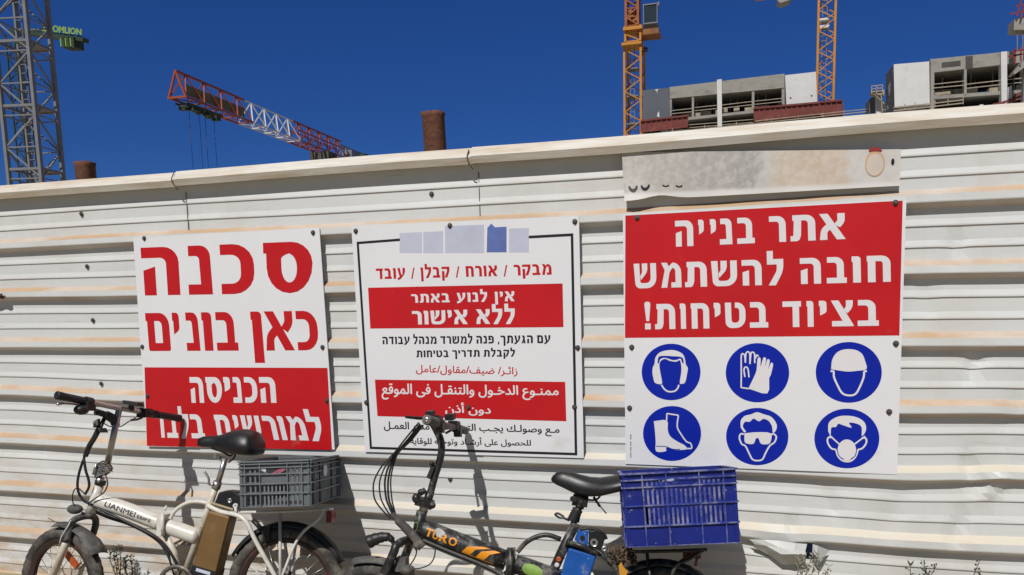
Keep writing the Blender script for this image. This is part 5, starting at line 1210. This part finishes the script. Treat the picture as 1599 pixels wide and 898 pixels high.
for px in (294, 310, 319, 333):
    p = N0+JD*jx(px)-V((0,0,.4)); mb.tube([p, p-V((0,0,8))], .018, 5)
mb.build('hoist_ropes', M['black'], t)
hk = N0+JD*jx(313)-V((0,0,8.6)); mb = MB(); mb.box(hk, JD*1.6, JS*.2, V((0,0,.3))); mb.tube(spline([hk-V((0,0,.3)), hk-V((0,0,.8)), hk-V((0,0,1))+JD*.2, hk-V((0,0,.8))+JD*.4], 4), .07, 8); mb.build('hook_block', M['yellow'], t)
pm = N0+JD*jx(505); mb = MB(); mb.box(pm-V((0,0,1.3)), JD*1.1, JS*1.1, V((0,0,1.2))); mb.build('slewing_unit', M['concd'], t)
mb = MB(); lattice(mb, sq((pm.x+.9, pm.y-.9, 0), 0, 1.8), 0, pm.z-2.4, 1.6, .2, .09); mb.build('mast', M['cranered'], t)
# ---- yellow cranes
def ymast(px, Y, wd, label):
    p = at(px, 200, Y); cs = sq((p.x+wd/2, p.y, 0), math.radians(6), wd)
    t = thing('tower_crane', label, 'crane', (p.x, p.y, 0), 'tower cranes on the site'); return t, p, cs
Y = 75
t, p, cs = ymast(988, Y, 1.62, 'yellow crane with a dark operator cab on its right side')
zt = at(988, 66, Y).z; mb = MB(); lattice(mb, cs, 0, zt, .98, .20, .085, horiz=False); mb.build('mast', M['yellow'], t)
mb = MB(); ladder(mb, p.x-.1, p.y+.8, 0, zt, .4, .55, .06)
for i in range(7): mb.abox(p.x-.6, p.x+.5, p.y+.2, p.y+1.4, zt-2.4-i*2.6, zt-2.3-i*2.6)
mb.build('ladder', M['cranegrey'], t)
def fbox(x0, y0, x1, y1, Y, d): 
    a, b = at(x0, y0, Y), at(x1, y1, Y); return a.x, b.x, Y, Y+d, min(a.z, b.z), max(a.z, b.z)
mb = MB(); mb.abox(*fbox(970.5, 71, 1001.5, 63.5, Y-.3, 2.3)); mb.abox(*fbox(973, 47.5, 1003, 39, Y-.3, 2.3)); mb.build('slewing_ring', M['yellow'], t)
mb = MB(); cs2 = sq((at(1000, 50, Y).x, Y, 0), 0, 1.45); lattice(mb, cs2, at(988, 64, Y).z, at(988, 40, Y).z, .7, .2, .1); mb.build('tower_top', M['yellow'], t)
mb = MB(); cs2 = sq((at(996, 20, Y).x, Y+.1, 0), 0, 1.15); zz = at(988, 39, Y).z; lattice(mb, cs2, zz, zz+9, .8, .24, .12); mb.abox(*fbox(979, 36, 994, 14, Y+.4, .9)); mb.build('tower_head', mat('crane_rust_orange', (.30, .09, .02), .6, var=.3, scale=2), t)
mb = MB(); mb.abox(*fbox(1005.5, 36, 1025, 7, Y-.6, 1.5)); cab = mb.build('cab', M['cabglass'], t)
mb = MB(); x0_, x1_, y0_, y1_, za, zb = fbox(1005, 37, 1026, 5, Y-.66, 1.6)
for x in (x0_, x1_): mb.abox(x-.035, x+.035, y0_, y0_+.12, za, zb)
for z in (za, zb): mb.abox(x0_-.05, x1_+.05, y0_, y1_, z-.05, z+.05)
mb.abox(x1_+.08, x1_+.2, y0_, y0_+.2, at(1020, 13, Y).z, at(1020, 7, Y).z); mb.build('cab_frame', M['cranegrey'], cab)
mb = MB(); mb.abox(*fbox(1003.5, 53.5, 1028.5, 43, Y-.7, 1.7)); mb.abox(*fbox(1002, 54, 1031, 51.5, Y-.8, 1.9)); mb.build('cab_platform', mat('rusty_orange_steel', (.26, .10, .03), .7, var=.25, scale=2), t)
mb = MB(); mb.abox(*fbox(1001, 79, 1011, 73.5, Y, .6)); mb.build('cable_drum', M['black'], t)
t, p, cs = ymast(1287, Y, 1.42, 'slender yellow crane mast rising between the two concrete buildings')
mb = MB(); lattice(mb, cs, 0, 36, .90, .19, .08, horiz=False); mb.build('mast', M['yellow'], t)
mb = MB(); ladder(mb, p.x-.1, p.y+.7, 0, 36, .4, .5, .07); mb.build('ladder', M['cranegrey'], t)
mb = MB(); mb.abox(*fbox(1278, 32, 1296, 27, Y+.2, 1.0)); mb.abox(*fbox(1280, 44, 1295, 38, Y+.3, .8)); mb.build('platform', M['cranewhite'], t)
zj = at(1223, -14, Y).z; mb = MB(); mb.bar((at(1216, 0, Y).x-2, Y+.7, zj), (p.x+30, Y+.7, zj+1), .8, .5); mb.build('counter_jib', M['yellow'], t)
mb = MB(); mb.prism([at(1214, 1, Y), at(1219, -14, Y), at(1242, -14, Y), at(1233, 0, Y), at(1219, 4.5, Y)], (0, 1.4, 0)); mb.build('counterweight', M['conc'], t)
# ---- rusty steel piles
def pile(px, Y, r, ytop, lean, label):
    p = at(px, ytop, Y); c = V((p.x, Y+r, 0)); n_ = 36; rnd = random.Random(int(px))
    mb = MB(); ztop = [p.z+rnd.uniform(-.008, .008)+(.035 if 19 < k < 24 else 0)-.015*math.sin(k*.35) for k in range(n_)]
    lv = [0, .5, .95, 1]; vs = []
    for rr in (r, r-.03):
        for l_ in lv:
            for k in range(n_):
                a = 2*math.pi*k/n_; fl = 1+(.09+.05*math.sin(k*.8) if l_ == 1 else 0)
                vs.append((c.x+lean*(ztop[k]*l_-p.z)+rr*fl*math.cos(a), c.y+rr*fl*math.sin(a), ztop[k]*l_ if l_ < .8 else ztop[k]-(1-l_)*p.z*.35))
    fs = []
    for s_ in range(2):
        for l_ in range(3):
            for k in range(n_):
                b = s_*4*n_+l_*n_; fs.append((b+k, b+(k+1) % n_, b+n_+(k+1) % n_, b+n_+k))
    for k in range(n_): fs.append((3*n_+k, 3*n_+(k+1) % n_, 7*n_+(k+1) % n_, 7*n_+k))
    mb.add(vs, fs, 0, True); o = mb.build('steel_pile', M['rust'], None, org=(c.x, c.y, 0), recalc=True); tag(o, label, 'steel pile', 'rusty steel piles behind the fence')
pile(669, 18, .325, 173, -.035, 'taller rusty steel pipe pile with a torn rim rising above the fence')
pile(120, 14, .255, 252, -.02, 'short rusty steel pipe pile peeping over the fence beside the grey mast')
# rusty tie wire sticking out at the far left
rnd = random.Random(4); mb = MB(); c = at(-5, 463, -.008)
for k in range(9):
    a = V((rnd.uniform(-.05, -.02), rnd.uniform(-.01, .0), rnd.uniform(-.012, .014))); b = V((rnd.uniform(.025, .05), rnd.uniform(-.012, .008), rnd.uniform(-.012, .012))); mb.tube([c+a*1.2, c+V((0, 0, rnd.uniform(-.006, .012))), c+b], .0035, 6)
mb.tube([c+V((-.10, .03, 0)), c+V((-.03, 0, .004))], .006, 6)
o = mb.build('tie_wire', M['rust'], None, org=c); tag(o, 'rusty bundle of tie wire poking out of the fence', 'wire')

# ---- concrete shells of two buildings
GB = 'concrete buildings under construction'
def quadprism(mb, pts, Y, d, mi=0): mb.prism([at(px, py, Y) for px, py in pts], (0, d, 0), mi)
def rail(mb, pts, Y, th=.09): 
    P = [at(px, py, Y) for px, py in pts]
    for a, b in zip(P, P[1:]): mb.bar(a, b, .045, th*.72)
Y = 75
def clutter(parent, x0, y0, x1, y1, Y, n_, seed):
    rnd = random.Random(seed)
    for k in range(n_):
        t_ = rnd.random(); px = x0+(x1-x0)*t_; py = y0+(y1-y0)*t_; p = at(px, py, Y+rnd.uniform(.6, 3)); a, b, c = rnd.uniform(.15, .6), rnd.uniform(.1, .4), rnd.uniform(.08, .35)
        mb = MB(); mb.abox(p.x-a, p.x+a, p.y-b, p.y+b, p.z-.2, p.z+c); mb.build('stored_material', M['timber'], parent)
def props(parent, x0, ya0, yb0, x1, ya1, yb1, Y, n_, seed):
    rnd = random.Random(seed)
    for k in range(n_):
        t_ = (k+rnd.uniform(.2, .8))/n_; d = rnd.uniform(1.2, 5); a = at(x0+(x1-x0)*t_, ya0+(ya1-ya0)*t_, Y); b = at(x0+(x1-x0)*t_, yb0+(yb1-yb0)*t_, Y)
        mb = MB(); mb.bar((a.x, Y+d, a.z+.6), (a.x+rnd.uniform(-.1, .1), Y+d, b.z), .07); mb.build('steel_prop', M['cranegrey'], parent)
bl = thing('concrete_building', 'unfinished concrete building with dark open bays behind the yellow crane with the cab', 'building', (at(1130, 150, Y).x, Y, 0), GB)
mb = MB(); quadprism(mb, [(1045.5,136), (1225,115), (1225,137), (1045.5,154)], Y, .35)
quadprism(mb, [(1046,150), (1225,132), (1225,136.5), (1046,154.5)], Y+.36, 9); mb.build('parapet', M['conc'], bl)
for x, w_, y0, y1 in ((1047, 4, 153, 190), (1082, 3.5, 150, 186), (1176, 4, 141, 176), (1223, 4.5, 136, 170)):
    mb = MB(); quadprism(mb, [(x-w_/2, y0), (x+w_/2, y0), (x+w_/2, y1), (x-w_/2, y1)], Y+.05, .5); mb.build('column', M['conc'], bl)
mb = MB(); quadprism(mb, [(1119.5,124.5), (1127,123.5), (1127.5,204), (1120.5,204)], Y-.25, .6); mb.build('pillar', M['render'], bl)
mb = MB(); quadprism(mb, [(1046,186), (1225,167), (1225,171), (1046,190.5)], Y+.0, 9.3); quadprism(mb, [(1046,204), (1225,188), (1225,193), (1046,210)], Y+.0, 9.3); mb.build('floor_slab', M['conc'], bl)
a, b = at(1003, 160, Y), at(1276, 150, Y)
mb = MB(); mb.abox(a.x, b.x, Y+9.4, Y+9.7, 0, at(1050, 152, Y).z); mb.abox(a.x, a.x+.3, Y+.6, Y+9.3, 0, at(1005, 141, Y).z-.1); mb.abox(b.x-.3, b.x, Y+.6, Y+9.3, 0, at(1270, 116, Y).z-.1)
quadprism(mb, [(1226,136), (1228,136), (1228,200), (1226,200)], Y+.5, 8.8); quadprism(mb, [(1044,156), (1046,156), (1046,208), (1044,208)], Y+.6, 8.7); mb.build('inner_wall', M['concd'], bl)  # walls coloured dark for the shade deep in the bays
mb = MB(); quadprism(mb, [(1003.5,141), (1044.5,137), (1046,189), (1003,190)], Y-.1, .5); mb.build('clad_wall', M['greyins'], bl)
mb = MB(); mb.prism([at(px, py, Y-.13) for px, py in ((1022,140), (1029,139), (1026,142), (1027,147), (1025,142))], (0,.02,0)); mb.prism([at(px, py, Y-.13) for px, py in ((1027,176), (1029,174), (1030,183), (1026,182))], (0,.02,0)); mb.build('peeled_patch', M['render'], bl)
mb = MB(); quadprism(mb, [(1226,117.5), (1274,112), (1276,159), (1228,164)], Y-.2, 2); wb_ = mb.build('clad_wall', M['render'], bl)
for px, py in ((1234.5, 153), (1267.5, 149.5)):
    mb = MB(); quadprism(mb, [(px-1.2,py-1.2), (px+1.2,py-1.2), (px+1.2,py+1.2), (px-1.2,py+1.2)], Y-.215, .02); mb.build('anchor_hole', M['black'], wb_)
mb = MB()
for dy in (0, 5): rail(mb, [(1047,178-dy), (1080,174.5-dy)], Y-.1); rail(mb, [(1085,173-dy), (1119,169.5-dy)], Y-.1); rail(mb, [(1128,169-dy), (1174,163.5-dy)], Y-.1); rail(mb, [(1179,163-dy), (1222,158.5-dy)], Y-.1)
for dy in (0, 4.5): rail(mb, [(1076,199.5-dy), (1120,196-dy)], Y-.1); rail(mb, [(1128,195-dy), (1176,191-dy)], Y-.1)
mb.build('guard_rail', M['timber'], bl)
clutter(bl, 1050, 184, 1220, 165, Y, 16, 1); props(bl, 1050, 152, 184, 1220, 135, 166, Y, 12, 2)
a, b = at(1003, 208, Y), at(1276, 196, Y); mb = MB(); mb.abox(a.x, b.x, Y+.2, Y+9.3, 0, min(a.z, b.z)-.4); mb.build('lower_storeys', M['conc'], bl)
def formwork(pts, Y, label):
    P = [at(px, py, Y) for px, py in pts]; t = thing('formwork_panel', label, 'formwork', P[3], 'red formwork panels hung on the building')
    mb = MB(); mb.prism(P, (0, .5, 0)); n_ = max(4, int((P[1]-P[0]).length/.45))
    for k in range(n_+1):
        a, b = P[0].lerp(P[1], k/n_), P[3].lerp(P[2], k/n_); mb.bar(a+V((0,-.04,0)), b+V((0,-.04,0)), .08, .10)
    mb.build('panel', M['formred'], t)
    mb = MB(); mb.bar(P[0]+V((0,-.08,0)), P[1]+V((0,-.08,0)), .12, .16); mb.bar(P[3]+V((0,-.08,0)), P[2]+V((0,-.08,0)), .12, .16); mb.build('wale', M['formred'], t)
    return t
formwork([(1001,189), (1074,181), (1074,198), (1001,206)], Y-1.2, 'red ribbed formwork panel behind the foot of the cab crane')
formwork([(1177,169.5), (1279,160.5), (1280,178), (1178,190)], Y-1.2, 'long red ribbed formwork panel under the white clad corner')
formwork([(1280,160), (1315,157), (1316,176), (1281,180)], Y-1.3, 'short red ribbed formwork panel at the foot of the slender yellow mast')
formwork([(1178,190), (1315,177), (1316,184), (1178,197)], Y-.9, 'low red ribbed formwork strip below the long panel')
Y = 68
t = thing('guard_rail', 'timber guard rail running along the edge between the two buildings', 'railing', at(1320, 185, Y))
mb = MB(); rail(mb, [(1030,208), (1075,203.5), (1178,193), (1318,178), (1380,171.5), (1420,168)], Y, .1); rail(mb, [(1180,189), (1318,174), (1366,169)], Y, .08); mb.build('rail', M['timber'], t)
mb = MB()
for px, py in ((1050,206), (1100,201), (1150,196), (1205,190), (1247,186), (1285,182), (1318,178), (1365,173)): 
    a = at(px, py-6, Y); mb.bar(a+V((0,.06,0)), V((a.x, a.y+.06, a.z-1.6)), .06)
mb.build('post', M['timber'], t)
Y = 64
br_ = thing('concrete_building', 'unfinished concrete building with a white clad corner at the right edge', 'building', (at(1500, 130, Y).x, Y, 0), GB)
mb = MB(); quadprism(mb, [(1453,92.5), (1640,74), (1640,92.5), (1455,113.5)], Y, .35); quadprism(mb, [(1456,109), (1640,88), (1640,92.5), (1456,113.5)], Y+.36, 9); mb.build('parapet', M['conc'], br_)
mb = MB(); quadprism(mb, [(1470.5,97.5), (1500,94.5), (1500,102.5), (1470.5,105.5)], Y-.02, .1); quadprism(mb, [(1508,88), (1519,87), (1519,107), (1508,108)], Y-.04, .1); mb.build('parapet_panel', M['concd'], br_)
for x, w_, y0, y1 in ((1456, 6, 92, 172), (1507.5, 4, 108, 148), (1598, 4, 96, 140)):
    mb = MB(); quadprism(mb, [(x-w_/2, y0), (x+w_/2, y0), (x+w_/2, y1), (x-w_/2, y1)], Y-.03, .5); mb.build('column', M['conc'], br_)
mb = MB(); quadprism(mb, [(1563,81), (1572.5,80), (1573,164), (1564,164.5)], Y-.3, .6); mb.build('pillar', M['render'], br_)
mb = MB(); quadprism(mb, [(1457,149.5), (1640,137), (1640,142), (1457,155)], Y, 9.3); quadprism(mb, [(1457,172), (1640,160), (1640,166), (1457,178)], Y, 9.3); mb.build('floor_slab', M['conc'], br_)
a, b = at(1384, 160, Y), at(1640, 150, Y)
mb = MB(); mb.abox(a.x+.1, b.x, Y+9.4, Y+9.7, 0, at(1460, 111, Y).z); mb.abox(b.x-.3, b.x, Y+.6, Y+9.3, 0, at(1630, 94, Y).z); quadprism(mb, [(1452,113), (1455,113), (1455,176), (1452,176)], Y+.5, 8.8); mb.build('inner_wall', M['concd'], br_)  # same darkened concrete paints the shade behind the openings
mb = MB(); quadprism(mb, [(1395.5,100.5), (1451,96), (1452,163.5), (1397,167)], Y-.2, 2.2)
mb.build('clad_wall', M['render'], br_)
P = [at(1395.3, 100.6, Y-.2), at(1396.8, 178, Y-.2)]; Q = [at(1383, 117, Y+2.0), at(1383.5, 178, Y+2.0)]
mb = MB(); mb.prism([P[0], P[1], Q[1], Q[0]], (.2, .2, 0)); mb.build('clad_wall', M['greyins'], br_)
mb = MB(); quadprism(mb, [(1367,152), (1378,143), (1378,181), (1367,183)], Y+2.2, 2); mb.build('clad_wall', M['render'], br_)
mb = MB(); quadprism(mb, [(1358,154), (1366,150), (1366.5,183), (1357,183)], Y+2.4, 2); mb.build('clad_wall', M['greyins'], br_)
mb = MB(); quadprism(mb, [(1360.5,142), (1381,140), (1381,149), (1361,147)], Y+1.4, .8); rail(mb, [(1361,134.5), (1379,132.5)], Y+1.2); rail(mb, [(1361,139), (1379,137)], Y+1.2)
for px in (1361, 1369, 1378): rail(mb, [(px,133.5), (px,147)], Y+1.2)
rail(mb, [(1367,149), (1381,162)], Y+1.3); rail(mb, [(1376,149), (1378,181)], Y+1.3); mb.build('scaffold', M['timber'], br_)
mb = MB()
for dy in (0, 6.5): rail(mb, [(1458,137.5-dy*.9), (1506,133-dy), ], Y-.1); rail(mb, [(1510,138-dy), (1563,132-dy)], Y-.1); rail(mb, [(1573,131-dy), (1640,124-dy)], Y-.1)
for dy in (0, 5): rail(mb, [(1395,173-dy), (1452,167-dy), (1504,161-dy)], Y-.6, .11)
for px in (1413, 1429, 1460, 1480, 1504): rail(mb, [(px, 175-(px-1395)*.11), (px, 164-(px-1395)*.11)], Y-.55, .08)
mb.build('guard_rail', M['timber'], br_)
mb = MB(); quadprism(mb, [(1573.5,137), (1580,133), (1581,165), (1574,165.5)], Y-.5, .3); mb.build('wall_panel', M['render'], br_)
rnd = random.Random(8); mb = MB()
for k in range(9):
    px = 1520+k*3.3; py = 172-(px-1500)*.12-rnd.uniform(0, 5); quadprism(mb, [(px,py), (px+rnd.uniform(4,9),py-.5), (px+8,py+4), (px,py+4)], Y-.6+k*.06, .3)
st_ = mb.build('stacked_boards', M['render'], None, org=at(1530, 172, Y)); tag(st_, 'untidy pale boards stacked at the foot of the building by the right edge', 'boards')
mb = MB()
for k in range(5): rail(mb, [(1545+k*9, 166-k*1.2), (1570+k*8, 158-k*3)], Y-.5-.05*k, .12)
rail(mb, [(1550,163), (1600,153)], Y-.8, .16); rail(mb, [(1585,150), (1600,143)], Y-.8, .3); mb.build('formwork_beams', M['formred'], br_)
clutter(br_, 1462, 148, 1600, 138, Y, 14, 3); props(br_, 1460, 112, 148, 1600, 97, 138, Y, 9, 4)
a, b = at(1360, 180, Y), at(1640, 170, Y); mb = MB(); mb.abox(a.x, b.x, Y+.2, Y+9.3, 0, min(a.z, b.z)-.3); mb.build('lower_storeys', M['conc'], br_)
# climbing platform at the right edge
Y = 58
t = thing('climbing_platform', 'concrete edge with red climbing formwork at the upper right corner of the view', 'formwork', at(1600, 170, Y))
mb = MB(); quadprism(mb, [(1584,30), (1640,12), (1640,40), (1602,46.5), (1583,46.5)], Y, 1.2); quadprism(mb, [(1582,114), (1600,93), (1640,88), (1640,100), (1602,104), (1585,115.5)], Y, 1.0); mb.build('concrete_slab', M['conc'], t)
mb = MB()
for pts in ([(1588,25), (1594,2), (1600,-10)], [(1586,10), (1640,-4)], [(1577,22), (1640,10)], [(1594,28), (1600,6)], [(1574,88), (1640,78)], [(1580,80), (1640,74)], [(1585,76), (1585,100)], [(1594,74), (1594,96)], [(1577,89.5), (1596,84)]): rail(mb, pts, Y-.2, .13)
mb.build('frame', mat('bright_red_steel', (.22, .03, .035), .55, var=.2, scale=2), t)
mb = MB()
for px in (1588.5, 1597): rail(mb, [(px,46), (px,80)], Y+.2, .09)
a = at(1612, 40, Y); mb.bar(V((a.x, Y+.6, 0)), V((a.x, Y+.6, 30)), .4); mb.build('prop', M['cranegrey'], t)

# ------------------------------------------------------------------ weeds at the foot of the fence
M['weed'] = mat('dry_weed', (.055, .06, .035), .8, var=.3, scale=40)
M['weedpale'] = mat('pale_weed', (.26, .25, .17), .8, var=.3, scale=60)
def weed(px, py, y, h, n_, seed, label, m_, spread=.5, leafy=1.0):
    rnd = random.Random(seed); top = at(px, py, y); base = V((top.x, y, 0)); mb = MB(); H_ = top.z; lf = MB()
    for k in range(n_):
        d = V((rnd.uniform(-1, 1)*spread*h, rnd.uniform(-.25, .08)*h, 0)); hh = H_*rnd.uniform(.80, 1.0) if k else H_
        if k == 0: d = V((.02, 0, 0))
        pts = spline([base+d*.05, base+d*.35+V((0,0,hh*.45)), base+d*.75+V((rnd.uniform(-.01,.01),0,hh*.8)), base+d+V((rnd.uniform(-.02,.03),0,hh))], 5)
        mb.tube(pts, [.0030-.002*i/len(pts) for i in range(len(pts))], 5)
        for i in range(3, len(pts)):
            for q in range(int(1+2*leafy)):
                a = rnd.uniform(0, 6.28); o_ = V((math.cos(a), math.sin(a)*.8, rnd.uniform(.1, .9))).normalized(); L_ = rnd.uniform(.012, .03)*leafy; wv = o_.cross(V((0,.3,1))).normalized()*L_*.16; p = pts[i]
                lf.add([p, p+o_*L_*.5+wv, p+o_*L_, p+o_*L_*.5-wv], [(0,1,2,3)])
        for q in range(4):
            p = pts[-1-q*1]; o_ = V((rnd.uniform(-.02,.02), rnd.uniform(-.015,.015), rnd.uniform(-.004,.016))); mb.tube([p, p+o_], .001, 4); lf.ell(p+o_, V((.0035,0,0)), V((0,.0035,0)), V((0,0,.0042)), 6, 4)
    t = thing('weed', label, 'weed', base, 'weeds growing along the foot of the fence')
    mb.build('stems', m_, t); lf.build('leaves', m_, t, recalc=False)
weed(182, 851, -.06, .16, 4, 1, 'dark spiky weed in front of the fence just behind the white bicycle front wheel', M['weed'], .25, 1.1)
weed(202, 868, -.06, .14, 4, 2, 'low bushy dark weed between the front wheel and crank of the white bicycle', M['weed'], .3, 1.2)
weed(1262, 866, -.10, .2, 16, 3, 'pale bushy weed under the torn hole in the fence', M['weedpale'], .28, .9)
weed(1440, 879, -.05, .2, 7, 4, 'spreading dark weed with long drooping shoots below the protective gear sign', M['weed'], .35, 1.1)
weed(1508, 872, -.05, .15, 4, 5, 'thin dark weed with small seed heads standing alone at the right', M['weed'], .25, .35)
